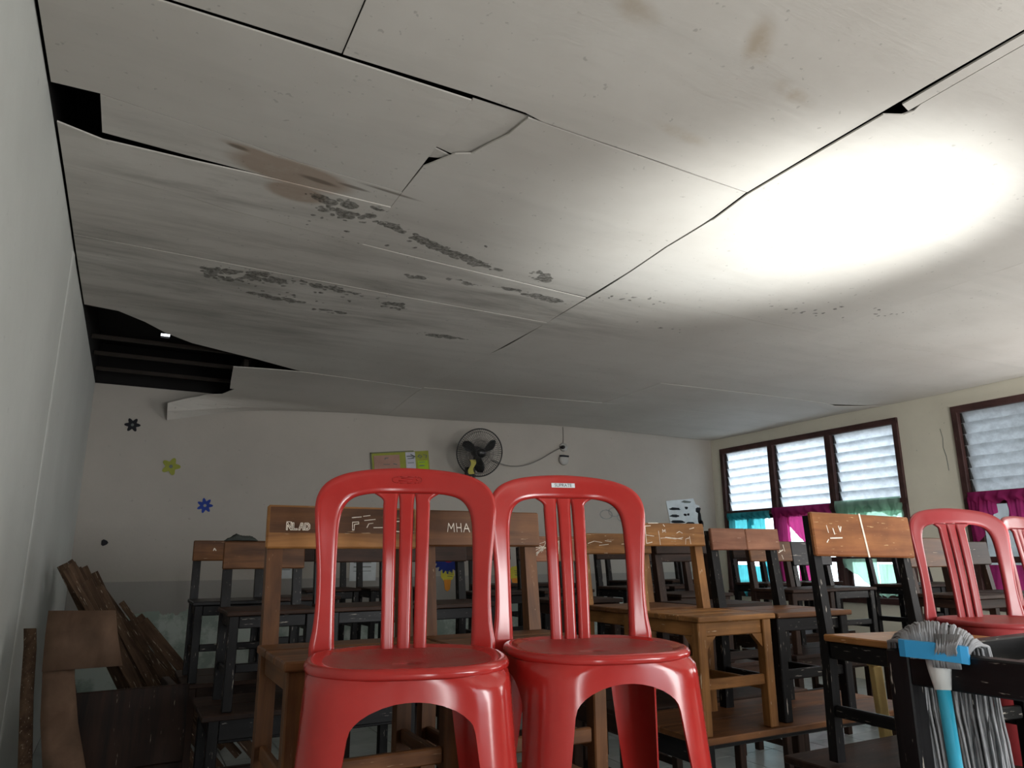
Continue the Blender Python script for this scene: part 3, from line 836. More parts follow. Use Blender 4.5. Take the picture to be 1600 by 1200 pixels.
rc.location = CH_A['loc']; rc.rotation_euler = (0, 0, CH_A['rz'])
tag(rc, 'red plastic stacking chair front and centre, lower left of the pair', 'chair', 'red plastic chairs')
rB = dup(rc, (1.012, 1.505, 0.7355), math.radians(-14), 'red plastic chair with a printed name sticker, right of the front pair')
rC = dup(rc, (2.945, 1.63, 0.702), math.radians(-20), 'dull red plastic chair at the right edge, behind the mop')
rD = dup(rc, (3.98, 1.86, 0.702), math.radians(0), 'red plastic chair cut off by the right edge, furthest right')
# the two chairs by the window get a duller, darker red
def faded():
    m = MATS['red_plastic'].copy(); m.name = 'red_plastic_dull'
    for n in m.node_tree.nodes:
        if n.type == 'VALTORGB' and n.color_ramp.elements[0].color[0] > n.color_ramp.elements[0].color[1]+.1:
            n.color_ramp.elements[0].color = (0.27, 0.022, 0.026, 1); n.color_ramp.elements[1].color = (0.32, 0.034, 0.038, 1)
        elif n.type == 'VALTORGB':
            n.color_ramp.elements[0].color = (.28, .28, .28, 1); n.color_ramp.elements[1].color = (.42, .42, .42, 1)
    MATS['red_plastic_dull'] = m
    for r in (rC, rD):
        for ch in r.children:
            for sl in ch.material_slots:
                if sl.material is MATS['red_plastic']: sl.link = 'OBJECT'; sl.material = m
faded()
# raised oval emblem on the first chair, sticker on the second
backA = [c for c in rc.children if c.name.startswith('backrest')][0]
backB = [c for c in rB.children if c.name.startswith('backrest')][0]
ov = []
for k in range(25):
    a = 2*PI*k/24; ov.append((math.copysign(abs(math.cos(a))**0.5, math.cos(a))*0.037, 0.395+math.copysign(abs(math.sin(a))**0.7, math.sin(a))*0.008))
vs, fs = [], []
for a, b in zip(ov, ov[1:]):
    v_, f_ = tube_data([rsurf(a[0], a[1], -0.0045), rsurf(b[0], b[1], -0.0045)], 0.0011, 5)
    i = len(vs); vs += v_; fs += [tuple(i+q for q in f) for f in f_]
for a, b in (((-.022, .3925), (.012, .3925)), ((-.015, .399), (.018, .3985)), ((.022, .396), (.028, .394))):
    v_, f_ = tube_data([rsurf(a[0], a[1], -0.0045), rsurf(b[0], b[1], -0.0045)], 0.001, 5)
    i = len(vs); vs += v_; fs += [tuple(i+q for q in f) for f in f_]
pydata('emblem', vs, fs, 'red_plastic', backA, True)
def patch_on_back(name, s0, s1, t0, t1, d, mat, parent, n=10):
    vs = [rsurf(s0+(s1-s0)*i/n, t, d) for i in range(n+1) for t in (t0, t1)]
    return pydata(name, vs, [(2*i, 2*i+2, 2*i+3, 2*i+1) for i in range(n)], mat, parent)
patch_on_back('sticker', -.034, .034, .3905, .4025, -0.0052, 'white_paper', backB)
def text_mesh(txt, size):
    cu = bpy.data.curves.new('txt', 'FONT'); cu.body = txt; cu.size = size; cu.align_x = 'CENTER'; cu.align_y = 'CENTER'
    o = bpy.data.objects.new('txt', cu); COL.objects.link(o)
    dg = bpy.context.evaluated_depsgraph_get()
    me = bpy.data.meshes.new_from_object(o.evaluated_get(dg))
    bpy.data.objects.remove(o); 
    return me
tm = text_mesh('SUPRATE', 0.0125)
for v in tm.vertices:
    p = rsurf(v.co.x*1.0, 0.3965+v.co.y, -0.0058); v.co = p
link('sticker_print', tm, 'ink', backB)

# ------------------------------------------------------------------ wooden school chair
def wood_chair(loc, rz, label, group, w=0.44, d=0.40, sh=0.44, th=0.83, bh=0.12, frame='tan_wood', board='tan_wood_X', seat='tan_wood_X',
               brackets=False, planks=1, split=False, front_stretch=True, leg=0.045, lean=0.035, roll=0.0, seat_edge=None):
    root = empty('wooden_chair', loc, rz, label, 'chair', group)
    if roll: root.rotation_euler = (0, roll, rz)
    hw, hd = w/2-leg/2, d/2-leg/2
    fz, fx, fy = frame+'_Z', frame+'_X', frame+'_Y'
    for s in (-1, 1):
        box('leg', s*hw-leg/2, s*hw+leg/2, -hd-leg/2, -hd+leg/2, 0, sh-.022, fz, root)
        # rear leg runs on up as the back post, leaning a little
        y = hd; L_ = leg/2
        lv = [(y-L_, 0), (y+L_, 0), (y+L_, sh), (y+lean+L_*0.8, th-0.012), (y+lean-L_*0.6, th-0.012), (y-L_, sh)]
        vs = [(s*hw+sx*L_, py, pz) for sx in (-1, 1) for (py, pz) in lv]
        fs = [(0, 1, 2, 3, 4, 5)[::-1], (6, 7, 8, 9, 10, 11)] + [(i, (i+1) % 6, 6+(i+1) % 6, 6+i) for i in range(6)]
        pydata('back_leg', vs, fs, fz, root)
    # seat boards
    se = 0.012
    y0, y1 = -d/2-0.02, d/2-leg*0.2
    if planks == 1: box('seat', -w/2-se, w/2+se, y0, y1-leg*.6, sh-.022, sh, seat, root)
    else:
        for k in range(planks):
            a = y0+(y1-leg*.6-y0)*k/planks; b = y0+(y1-leg*.6-y0)*(k+1)/planks
            box('seat_plank', -w/2-se, w/2+se, a+.0015, b-.0015, sh-.022, sh+random.uniform(-.001, .001), seat, root)
    # aprons
    az0, az1 = sh-.022-.058, sh-.024
    box('apron', -hw+leg/2, hw-leg/2, -hd-.010, -hd+.012, az0, az1, fx, root)
    box('apron', -hw+leg/2, hw-leg/2, hd-.012, hd+.010, az0, az1, fx, root)
    for s in (-1, 1): box('apron', s*hw-.011, s*hw+.011, -hd+leg/2, hd-leg/2, az0, az1, fy, root)
    # stretchers
    for s in (-1, 1): box('stretcher', s*hw-.010, s*hw+.010, -hd+leg/2, hd-leg/2, .14, .178, fy, root)
    if front_stretch: box('stretcher', -hw+leg/2, hw-leg/2, -hd-.010, -hd+.010, .165, .205, fx, root)
    if brackets:
        for s in (-1, 1):
            for (ax, sg) in (('f', 1), ('s', 1)):
                q = 0.055
                tri = [(0, 0), (q, 0), (0, -q)]
                if ax == 'f': vs = [(s*(hw-leg/2)-s*a, -hd+yy, az0+b) for yy in (-.010, .012) for a, b in tri]
                else: vs = [(s*hw+xx, -hd+leg/2+a, az0+b) for xx in (-.011, .011) for a, b in tri]
                pydata('bracket', vs, [(0, 1, 2), (5, 4, 3), (0, 3, 4, 1), (1, 4, 5, 2), (2, 5, 3, 0)], fx, root)
    # back board
    zt, zb = th, th-bh
    ym = hd+lean*(1-(bh/2)/(th-sh))-leg/2*0.75
    tl = math.atan2(lean, th-sh)
    bw = w+0.015
    if not split:
        bo = link('backrest', box_mesh(bw, 0.020, bh, 0.005), board, root, (0, ym-.010, (zt+zb)/2), (-tl, 0, 0))
        boards = [bo]
    else:
        boards = []
        for s in (-1, 1):
            boards.append(link('backrest', box_mesh(bw/2-.002, 0.020, bh, 0.004), board, root, (s*bw/4, ym-.010, (zt+zb)/2), (-tl+s*.004, 0, 0)))
    return root, boards[0], (bw, bh)
def chalk(board, strokes, w=0.0032, name='chalk_writing', mat='chalk'):
    return ribbon_strokes(name, strokes, w, mat, board, lambda u, v: (u, -0.0112, v))

ZD = 0.70      # desk height
G1, G2 = 'wooden chairs stood on the desks', 'dark chairs at the back of the room'
# front pair behind the red chairs
wa, ba, _ = wood_chair((0.600, 2.065, ZD), 0.0, 'brown wooden chair with outlined chalk letters, behind the left red chair', G1, w=0.452, d=0.42, th=0.835, bh=0.128,
                       frame='brown_wood', board='tan_wood_X', seat='brown_wood_X', planks=3)
# two tone board: darker upper field
box('board_stain', -.226, .226, -.0110, -.0104, -.018, .058, 'brown_wood_X', ba, 0)
def outline_letters(x0, z0, h, txt):
    st = []
    G = {'N': [[(0, 0), (0, 1), (.15, 1), (.6, .3), (.6, 1), (.75, 1), (.75, 0), (.6, 0), (.15, .7), (.15, 0), (0, 0)], [(0, 1.15), (.7, 1.12)]],
         'L': [[(0, 1), (0, 0), (.65, 0), (.65, .18), (.17, .18), (.17, 1), (0, 1)]],
         'A': [[(0, 0), (.3, 1), (.55, 1), (.75, 0), (.58, 0), (.5, .35), (.3, .35), (.2, 0), (0, 0)], [(.33, .5), (.42, .85), (.48, .5)]],
         'D': [[(0, 0), (0, 1), (.5, 1), (.72, .75), (.72, .2), (.5, 0), (0, 0)], [(.18, .18), (.18, .82), (.42, .82), (.52, .6), (.45, .2), (.18, .18)]],
         'F': [[(0, 0), (0, 1), (.8, 1.05), (.82, .8), (.25, .72), (.22, 0), (0, 0)]]}
    x = x0
    for ch in txt:
        for s in G[ch]: st.append([(x+a*h, z0+b*h) for a, b in s])
        x += h*0.85
    return st
st = outline_letters(-.178, -.010, .021, 'NLAD') + outline_letters(.022, -.008, .024, 'F')
st += [[(.02, .030), (.05, .033)], [(.056, .035), (.078, .038)], [(.068, .0), (.074, .012), (.088, .014)], [(.06, .022), (.095, .026)], [(.09, .0), (.125, .001)],
       [(.15, .02), (.19, .022)], [(.155, -.01), (.185, -.012)]]
chalk(ba, st, 0.0022)
wb, bb, _ = wood_chair((1.072, 2.06, ZD), 0.0, 'brown wooden chair with chalk letters MHA between the two red chairs', G1, w=0.425, d=0.42, th=0.832, bh=0.118,
                       frame='brown_wood', board='brown_wood_X', seat='brown_wood_X', planks=3)
h = .028; x = -.132; z = -.012
chalk(bb, [[(x, z), (x+.004, z+h), (x+.013, z+.010), (x+.022, z+h), (x+.024, z)], [(x+.034, z), (x+.032, z+h)], [(x+.034, z+.014), (x+.048, z+.014)], [(x+.050, z), (x+.048, z+h)],
           [(x+.058, z), (x+.068, z+h), (x+.080, z)], [(x+.061, z+.011), (x+.077, z+.011)]], 0.003)
# tan chair with corner brackets on the desk to the right
wt, bt, _ = wood_chair((2.245, 2.50, ZD), 0.0, 'light tan wooden chair with corner brackets and a large chalk E', G1, w=0.40, d=0.40, sh=0.445, th=0.83, bh=0.105,
                       frame='tan_wood', board='tan_wood_X', seat='tan_wood_X', brackets=True, planks=3)
s_ = [[(-.10, .038), (-.128, .036), (-.128, -.042), (-.10, -.036)], [(-.128, -.004), (-.088, -.009)], [(-.062, .015), (-.060, -.048)], [(-.042, .008), (-.041, .022), (-.034, .012), (-.028, .022), (-.026, .008)],
      [(-.055, -.018), (-.03, -.016), (.02, -.021), (.06, -.014)], [(-.03, -.013), (.055, -.021)], [(.03, .006), (.045, .014), (.06, .006)], [(.07, -.045), (.075, -.02), (.092, -.016)], [(.098, -.044), (.096, -.008)],
      [(-.035, .045), (-.028, .036)], [(-.11, .05), (-.06, .051)], [(.10, .026), (.125, .032)]]
chalk(bt, [[(u*1.15, v) for u, v in q] for q in s_], 0.0028)
w5, b5, _ = wood_chair((2.735, 2.52, ZD), math.radians(-2), 'wooden chair with a pinkish two-board back beside the tan chair', G1, w=0.43, d=0.40, sh=0.44, th=0.812, bh=0.105,
                       frame='black_paint', board='pink_wood_X', seat='brown_wood_X', split=True, planks=2)
w7, b7, bd7 = wood_chair((2.405, 1.63, ZD+.006), math.radians(-3), 'rust brown chair with a white line down its backboard, black speckled posts', G1, w=0.50, d=0.38, sh=0.405, th=0.822, bh=0.155,
                       frame='black_paint', board='rust_wood_X', seat='orange_wood_Y', roll=math.radians(1.2), leg=0.036)
chalk(b7, [[(-.012, .0775), (.004, -.0775)]], 0.008)
chalk(b7, [[(-.19, .03), (-.185, .005)], [(-.16, .02), (-.155, .0)], [(-.13, .03), (-.125, .01), (-.118, .028)], [(-.18, -.015), (-.12, -.012)], [(-.20, -.03), (-.19, -.02)]], 0.004, mat='chalk')
# row behind the tan chair
w3, b3, _ = wood_chair((2.345, 3.06, ZD), 0.0, 'tan wooden chair partly hidden behind the right red chair back', G1, w=0.44, d=0.40, th=0.80, bh=0.108, frame='tan_wood', board='tan_wood_X', seat='brown_wood_X', planks=2)
chalk(b3, [[(-.19, .0), (-.15, .012), (-.10, .005)], [(-.08, .015), (-.04, .01)], [(-.12, -.01), (-.06, -.004)]], 0.003)
wood_chair((2.84, 3.08, ZD), 0.0, 'dark wooden chair seen through the legs behind the pinkish back', G1, w=0.43, d=0.40, th=0.79, bh=0.10, frame='dark_wood', board='dark_wood_X', seat='dark_wood_X')
w10, b10, _ = wood_chair((2.40, 3.80, ZD), 0.0, 'pinkish wooden chair with scratched back seen through the red slats', G1, w=0.43, d=0.40, th=0.805, bh=0.155, frame='dark_wood', board='pink_wood_X', seat='dark_wood_X')
chalk(b10, [[(random.uniform(-.2, -.06), random.uniform(-.05, .06)) for _ in range(3)] for k in range(7)] + [[(.0, .02), (.03, .05), (.02, -.03)], [(.08, .05), (.1, -.03)]], 0.004)
# left column
x2, bx2, _ = wood_chair((0.665, 3.90, ZD), 0.0, 'dark chair with a brown board at the left, nearer of two overlapping', G1, w=0.40, d=0.40, th=0.765, bh=0.14, frame='black_paint', board='brown_wood_X', seat='dark_wood_X')
x1, bx1, _ = wood_chair((0.60, 4.82, ZD), 0.0, 'dark leftmost chair carrying a crumpled rag on its back', G1, w=0.42, d=0.40, th=0.79, bh=0.125, frame='black_paint', board='brown_wood_X', seat='black_paint_X')
chalk(bx1, [[(-.1, .0), (-.095, .014), (-.085, .0)], [(.03, .005), (.02, -.008), (.035, -.014)]], 0.005)
# far right: boards in front of the window
w6, b6, _ = wood_chair((4.50, 4.00, ZD), 0.0, 'dark chair with pale scratches on its back, before the teal curtain', G1, w=0.44, d=0.40, th=0.79, bh=0.155, frame='dark_wood', board='brown_wood_X', seat='dark_wood_X')
chalk(b6, [[(.07, .03), (.10, .0), (.09, .04)], [(.11, -.03), (.12, -.06)], [(.14, .05), (.15, .0)], [(.08, -.01), (.13, .01)]], 0.008)
wood_chair((4.98, 4.02, ZD), 0.0, 'black chair in front of the magenta curtain swag', G1, w=0.44, d=0.40, th=0.79, bh=0.19, frame='black_paint', board='black_paint_X', seat='dark_wood_X')
wood_chair((4.73, 2.86, ZD), 0.0, 'dark brown chair left of the dull red chair back', G1, w=0.44, d=0.40, th=0.79, bh=0.19, frame='dark_wood', board='brown_wood_X', seat='dark_wood_X')
wood_chair((5.25, 2.90, ZD), 0.0, 'dark brown chair showing through the dull red chair back', G1, w=0.44, d=0.40, th=0.77, bh=0.16, frame='dark_wood', board='dark_wood_X', seat='dark_wood_X')
wood_chair((3.42, 3.95, ZD), 0.0, 'dark chair showing beneath the pinkish two-board back', G1, w=0.43, d=0.40, th=0.76, bh=0.12, frame='dark_wood', board='dark_wood_X', seat='dark_wood_X')
far_proto = wood_chair((1.15, 3.92, ZD), 0.0, 'dark wooden chair among the rows at the back', G2, w=0.42, d=0.40, th=0.765, bh=0.11, frame='black_paint', board='dark_wood_X', seat='dark_wood_X')[0]
FAR = [(1.62, 3.88), (2.42, 4.85), (1.05, 5.00), (2.95, 4.90), (3.75, 5.00), (4.25, 4.98), (5.3, 5.0), (5.8, 4.95), (1.5, 6.1), (2.0, 6.05), (3.1, 6.15), (3.6, 6.1), (4.7, 6.2), (5.2, 6.15), (5.95, 4.05), (6.45, 4.1)]
ORD = ['leftmost', 'second from left', 'third from left', 'fourth from left', 'fifth from left', 'sixth from left', 'seventh from left', 'eighth from left']
def row_label(kind, x, y, spots):
    rows = [('middle row', 4.5), ('next-to-last row', 5.5), ('last row', 9)]
    nm = [n for n, lim in rows if y < lim][0]; lo = {'middle row': 0, 'next-to-last row': 4.5, 'last row': 5.5}[nm]; hi = dict(rows)[nm]
    xs = sorted(a for a, b in spots if lo <= b < hi)
    return 'plain dark %s in the %s, %s of them' % (kind, nm, ORD[xs.index(x)])
allp = FAR+[(1.15, 3.92)]
far_proto['label'] = row_label('wooden chair', 1.15, 3.92, allp)
for k, (x, y) in enumerate(FAR):
    dup(far_proto, (x, y, ZD), math.radians(random.uniform(-3, 3)), row_label('wooden chair', x, y, allp))

# ------------------------------------------------------------------ desks
def desk(x0, x1, y0, y1, h, label, group, frame='dark_wood', top='dark_wood_X', planks=2, closed=True):
    root = empty('school_desk', ((x0+x1)/2, (y0+y1)/2, 0), 0, label, 'desk', group)
    w, d = x1-x0, y1-y0
    for k in range(planks):
        a, b = -d/2+d*k/planks, -d/2+d*(k+1)/planks
        box('tabletop_plank', -w/2, w/2, a+.001, b-.001, h-.025, h, top, root)
    hx_, hy_ = w/2-.055, d/2-.05
    for sx in (-1, 1):
        for sy in (-1, 1):
            box('leg', sx*hx_-.024, sx*hx_+.024, sy*hy_-.024, sy*hy_+.024, 0, h-.025, frame+'_Z', root)
        box('apron', sx*hx_-.011, sx*hx_+.011, -hy_+.024, hy_-.024, h-.115, h-.025, frame+'_Y', root)
        box('stretcher', sx*hx_-.011, sx*hx_+.011, -hy_+.024, hy_-.024, .14, .18, frame+'_Y', root)
    for sy in (-1, 1): box('apron', -hx_+.024, hx_-.024, sy*hy_-.011, sy*hy_+.011, h-(.115 if closed else .050), h-.025, frame+'_X', root)
    box('foot_rail', -hx_+.011, hx_-.011, -.02, .02, .15, .18, frame+'_X', root)
    if closed: box('book_shelf', -hx_+.03, hx_-.03, -hy_+.03, hy_-.03, h-.135, h-.12, frame+'_X', root)
    return root
GD = 'school desks under the chairs'
desk(.26, 1.36, 1.24, 1.795, .7345, 'wooden desk under the two front red chairs', GD, 'brown_wood', 'brown_wood_X')
desk(.28, 1.42, 1.80, 2.36, ZD, 'brown desk under the two chalk-lettered chairs', GD, 'brown_wood', 'brown_wood_X')
desk(2.02, 3.36, 2.28, 2.80, ZD, 'dark desk with a worn brown edge under the tan chair', GD, 'black_paint', 'brown_wood_X', closed=False)
desk(2.12, 3.32, 1.40, 1.99, ZD, 'dark desk under the rust brown chair', GD, 'black_paint', 'dark_wood_X')
desk(3.62, 4.72, 1.55, 2.10, ZD, 'dark desk at the right edge under the last red chair', GD, 'dark_wood', 'dark_wood_X')
desk(2.05, 3.25, 2.84, 3.36, ZD, 'dark desk right behind the tan chair', GD)
desk(4.40, 5.60, 2.62, 3.14, ZD, 'dark desk at the right before the second window', GD)
desk(.38, 1.42, 3.66, 4.18, ZD, 'dark desk in the left column, middle row', GD, 'black_paint')
desk(1.46, 2.70, 3.58, 4.10, ZD, 'dark desk under the chair with scratched pinkish back', GD)
desk(3.05, 4.10, 3.70, 4.22, ZD, 'dark desk in the middle row left of the teal curtain', GD)
desk(4.22, 5.30, 3.76, 4.28, ZD, 'dark desk under the scratched and black chairs', GD)
desk(5.62, 6.80, 3.82, 4.36, ZD, 'dark desk nearest the right wall pier', GD)
D2 = [(.36, 1.36, 4.60, 5.22), (2.12, 3.26, 4.62, 5.14), (3.45, 4.60, 4.76, 5.26), (5.0, 6.1, 4.72, 5.24), (1.22, 2.3, 5.82, 6.34), (2.82, 3.9, 5.88, 6.40), (4.42, 5.5, 5.92, 6.44)]
dsp = [(q[0], q[2]+.1) for q in D2]
for q in D2: desk(*q, ZD, row_label('desk', q[0], q[2]+.1, dsp), 'far desks')

# ------------------------------------------------------------------ black open frame stand and mop
FX0, FX1, FY0, FY1, FZ = 1.835, 2.62, .72, 1.345, 1.14
sd = empty('frame_stand', ((FX0+FX1)/2, (FY0+FY1)/2, 0), math.radians(3), 'black painted open wooden frame stand carrying the mop', 'stand')
hx_, hy_ = (FX1-FX0)/2, (FY1-FY0)/2
for sx in (-1, 1):
    for sy in (-1, 1): box('leg', sx*(hx_-.03)-.03, sx*(hx_-.03)+.03, sy*(hy_-.03)-.03, sy*(hy_-.03)+.03, 0, FZ-.002, 'black_paint_Z', sd)
    box('rail', sx*(hx_-.025)-.024, sx*(hx_-.025)+.024, -hy_+.06, hy_-.06, FZ-.085, FZ, 'black_paint_Y', sd)
    box('lower_rail', sx*(hx_-.03)-.015, sx*(hx_-.03)+.015, -hy_+.06, hy_-.06, .25, .30, 'black_paint_Y', sd)
for sy in (-1, 1):
    box('rail', -hx_+.06, hx_-.06, sy*(hy_-.03)-.022, sy*(hy_-.03)+.022, FZ-.085, FZ, 'black_paint_X', sd)
    box('lower_rail', -hx_+.06, hx_-.06, sy*(hy_-.03)-.015, sy*(hy_-.03)+.015, .25, .30, 'black_paint_X', sd)
box('slat', -hx_+.05, hx_-.05, -.03, .03, FZ-.03, FZ-.004, 'black_paint_X', sd)
# mop turned upside down over the left rail
MX, MY = FX0+.028, 1.165
mp_ = empty('string_mop', (MX-.045, MY+.015, 0), math.radians(24), 'grey string mop with blue handle propped head-up over the black stand', 'mop')
tube('handle', [(-.05, -.035, 0.012), (-.012, -.004, FZ-.075)], 0.0155, 'mop_tube', mp_, 16)
tube('socket', [(-.010, -.003, FZ-.082), (-.003, 0.0, FZ-.035), (0, 0.002, FZ-.012)], [.0185, .026, .027], 'white_plastic', mp_, 16)
cl = [( -.022, -.070, FZ+.004), (-.026, -.055, FZ+.006), (-.026, 0.0, FZ+.010), (-.022, .065, FZ+.012), (-.016, .080, FZ+.012)]
vs, fs = [], []
for (a, b_, c_) in cl:
    for (dx, dz) in ((-.014, -.020), (.016, -.020), (.016, .020), (-.014, .020)): vs.append((a+dx, b_, c_+dz))
for i in range(len(cl)-1):
    for k in range(4): fs.append((i*4+k, i*4+(k+1) % 4, i*4+4+(k+1) % 4, i*4+4+k))
fs += [(3, 2, 1, 0), (16, 17, 18, 19)]
pydata('clamp', vs, fs, 'mop_blue', mp_)
vs, fs = [], []
def add_yarn(pts, r):
    global vs, fs
    v_, f_ = tube_data(pts, r, 5)
    i = len(vs); vs += v_; fs += [tuple(i+q for q in f) for f in f_]
for k in range(150):
    u = random.uniform(-1, 1); hgt = 0.075*math.sqrt(max(0.05, 1-(abs(u)*0.95)**2))
    y0 = u*0.080; ye = u*0.100+random.uniform(-.01, .01)+.012
    inner = random.uniform(0.092, 0.122); Lh = random.uniform(.34, .46)
    pts = [(-.012+random.uniform(-.01, .01), y0*0.7, FZ-.012), (-.018, y0*0.95, FZ+hgt*0.7), (0.012, y0*1.1, FZ+hgt+random.uniform(-.006, .008)), (.045, ye*1.0, FZ+hgt*0.8),
           (inner, ye*1.08, FZ+.01), (inner+.008, ye*1.1+.006, FZ-.10)]
    w1, w2 = random.uniform(-.012, .012), random.uniform(-.012, .012)
    pts += [(inner+.006+w2*.5, ye*1.1+w1, FZ-.10-Lh*.4), (inner+.004, ye*1.08+w2, FZ-.10-Lh*.75), (inner+w1*.5, ye*1.05+w1+w2, FZ-.10-Lh)]
    # smooth by midpoint insertion
    P = [Vector(p) for p in pts]; Q = [P[0]]
    for i in range(len(P)-1):
        a, b_ = P[i], P[i+1]
        Q += [a.lerp(b_, .33), a.lerp(b_, .67)]
    Q.append(P[-1])
    add_yarn(Q, random.uniform(.0030, .0042))
for k in range(30):
    u = random.uniform(-1, 1)
    add_yarn([(-.03, -.02+u*.03, FZ-.028), (-.034, -.02+u*.03, FZ-.01), (-.042, -.025+u*.02, FZ+.02), (-.03, -.03+u*.03, FZ+.05)], .0036)
ya = pydata('yarn', vs, fs, 'mop_yarn', mp_, True); tag(ya, kind='stuff')

# yellow wooden post between desk legs
yp = empty('timber_post', (2.87, 2.10, 0), 0, 'pale yellow timber post leaning by the black stand', 'post')
bar('shaft', (0, 0, 0.0), (-.035, .02, .93), .05, .035, 'yellow_wood_Z', yp)
box('cap', -.065, -.005, 0, .04, .93, .945, 'yellow_wood_Z', yp)

# rag on the far left chair back
vs, fs = [], []
for i in range(13):
    for j in range(9):
        u, v = i/12-.5, j/8-.5
        r = (max(0, 1-(2*u)**2)*max(0, 1-(2*v)**2))**.5
        vs.append((u*.20, v*.06, .004+r*(.022+.020*math.exp(-((u+.15)*7)**2)+.012*math.exp(-((u-.25)*8)**2)+.006*math.sin(23*u+9*v))))
for i in range(12):
    for j in range(8): fs.append((i*9+j, (i+1)*9+j, (i+1)*9+j+1, i*9+j+1))
rg = pydata('rag', vs, fs, 'cloth_dark', None, True, (0.66, 4.985, 1.488)); tag(rg, 'crumpled dark rag lying on the top of the leftmost chair', 'rag')
mo = rg.modifiers.new('thick', 'SOLIDIFY'); mo.thickness = 0.006

# ------------------------------------------------------------------ things on the back wall
Yw = YB
def disc_data(cx, cz, r, n=20, y=0.0, teeth=0.0, nt=0):
    vs = [(cx, y, cz)]; 
    for k in range(n):
        a = 2*PI*k/n; rr = r*(1+(teeth*math.cos(nt*a) if nt else 0)); vs.append((cx+rr*math.cos(a), y, cz+rr*math.sin(a)))
    return vs, [(0, 1+(k+1) % n, 1+k) for k in range(n)]
def plate(name, vs, fs, mat, parent=None, loc=(0, 0, 0), th=0.002):
    o = pydata(name, vs, fs, mat, parent, False, loc)
    mo = o.modifiers.new('thick', 'SOLIDIFY'); mo.thickness = th; mo.offset = 0
    return o
def flower(name, x, z, r, mat, label, petals=6, core='yellow_paper'):
    vs, fs = disc_data(0, 0, r, 48, 0, 0.28, petals)
    o = plate(name, vs, fs, mat, None, (x, Yw-.004, z)); tag(o, label, 'sticker')
    v2, f2 = disc_data(0, 0, r*.25, 12, -.0025)
    plate('flower_centre', v2, f2, core, o)
    return o
flower('flower_sticker', -.057, 2.693, .058, 'sticker_black', 'black flower sticker high on the back wall near the corner', 6, 'grey_ink')
flower('flower_sticker', .334, 2.294, .072, 'lime_paper', 'yellow flower sticker on the back wall', 5, 'grey_ink')
fb_ = flower('flower_sticker', .689, 1.91, .062, 'sticker_blue', 'small blue flower sticker on the back wall', 7, 'faded_pencil')
vs, fs = disc_data(0, 0, .03, 10, 0, .15, 3); o = plate('paper_scrap', vs, fs, 'sticker_black', None, (-.175, Yw-.004, 1.533)); tag(o, 'small black paper scrap low on the back wall', 'sticker')
# poster
po = empty('poster', (2.80, Yw, 2.36), math.radians(0), 'yellow-green lesson poster with framed edge behind the left red chair', 'poster')
po.rotation_euler = (0, math.radians(-6.2), 0)
box('board', -.36, .35, -.012, -.002, -.05, .235, 'lime_paper', po, 0.002)
box('panel', -.335, -.02, -.016, -.012, -.04, .205, 'rose_paper', po, 0.001)
box('panel', .055, .175, -.016, -.012, -.04, .228, 'lilac_paper', po, 0.001)
box('panel', .20, .33, -.016, -.012, -.04, .12, 'green_paper', po, 0.001)
box('frame', -.37, -.355, -.018, 0, -.05, .242, 'poster_frame', po, 0.001); box('frame', -.37, .16, -.018, 0, .232, .246, 'poster_frame', po, 0.001)
ribbon_strokes('print', [[(-.20, .17), (-.20, .155)], [(-.20, .17), (-.16, .172)], [(.07, .18), (.16, .178)], [(.12, .20), (.17, .17), (.13, .155)], [(.08, .15), (.16, .152)], [(.08, .10), (.15, .10)], [(.21, .17), (.23, .19), (.26, .17), (.24, .15), (.21, .17)],
     [(.28, .19), (.32, .18), (.31, .15)], [(.22, .10), (.29, .10)], [(.22, .06), (.28, .06)], [(-.22, .10), (-.15, .095)], [(-.10, .10), (-.06, .09)]], 0.010, 'grey_ink', po, lambda u, v: (u, -.0175, v))
# wall sign at the right
sg = empty('wall_sign', (7.08, Yw, 1.98), 0, 'torn white notice with black blotches in the right corner of the back wall', 'sign')
vs = [(-.345, 0, .16), (-.25, 0, .175), (.0, 0, .195), (.16, 0, .215), (.20, 0, .13), (.27, 0, .11), (.24, 0, 0.0), (.28, 0, -.08), (.20, 0, -.19), (-.275, 0, -.21)]
plate('sheet', vs, [tuple(range(len(vs)-1, -1, -1))], 'white_paper', sg, (0, -.006, 0), .004)
def blot(cx, cz, rx, rz, mat='ink', nm='print'):
    vs = []; n = 14
    for k in range(n):
        a = 2*PI*k/n; q = random.uniform(.75, 1.1); vs.append((cx+rx*q*math.copysign(abs(math.cos(a))**.6, math.cos(a)), 0, cz+rz*q*math.sin(a)))
    plate(nm, vs, [tuple(range(n-1, -1, -1))], mat, sg, (0, -.0095, 0), .001)
for b_ in [(-.19, .055, .11, .020), (-.21, -.045, .09, .020), (-.15, -.125, .14, .022), (.02, .075, .03, .020), (-.01, -.025, .03, .018), (.05, -.02, .022, .018), (-.14, -.175, .12, .022), (.08, -.16, .10, .035)]: blot(*b_)
blot(.03, .16, .10, .018, 'grey_ink'); 
for b_ in [(.24, .05, .05, .04), (.26, -.07, .035, .12), (.28, -.16, .05, .06)]: blot(*b_, nm='stain')
# faded drawing
fd = ribbon_strokes('wall_doodle', [[(-.28+.14*k+.10*math.cos(a*PI/6), .04*math.sin(k*2)+.06*math.sin(a*PI/6)) for a in range(13)] for k in range(4)], .012, 'faded_pencil', None, lambda u, v: (5.98+u, Yw-.003, 1.93+v))
tag(fd, 'faded grey pencil doodle on the wall beside the right red chair', 'drawing')
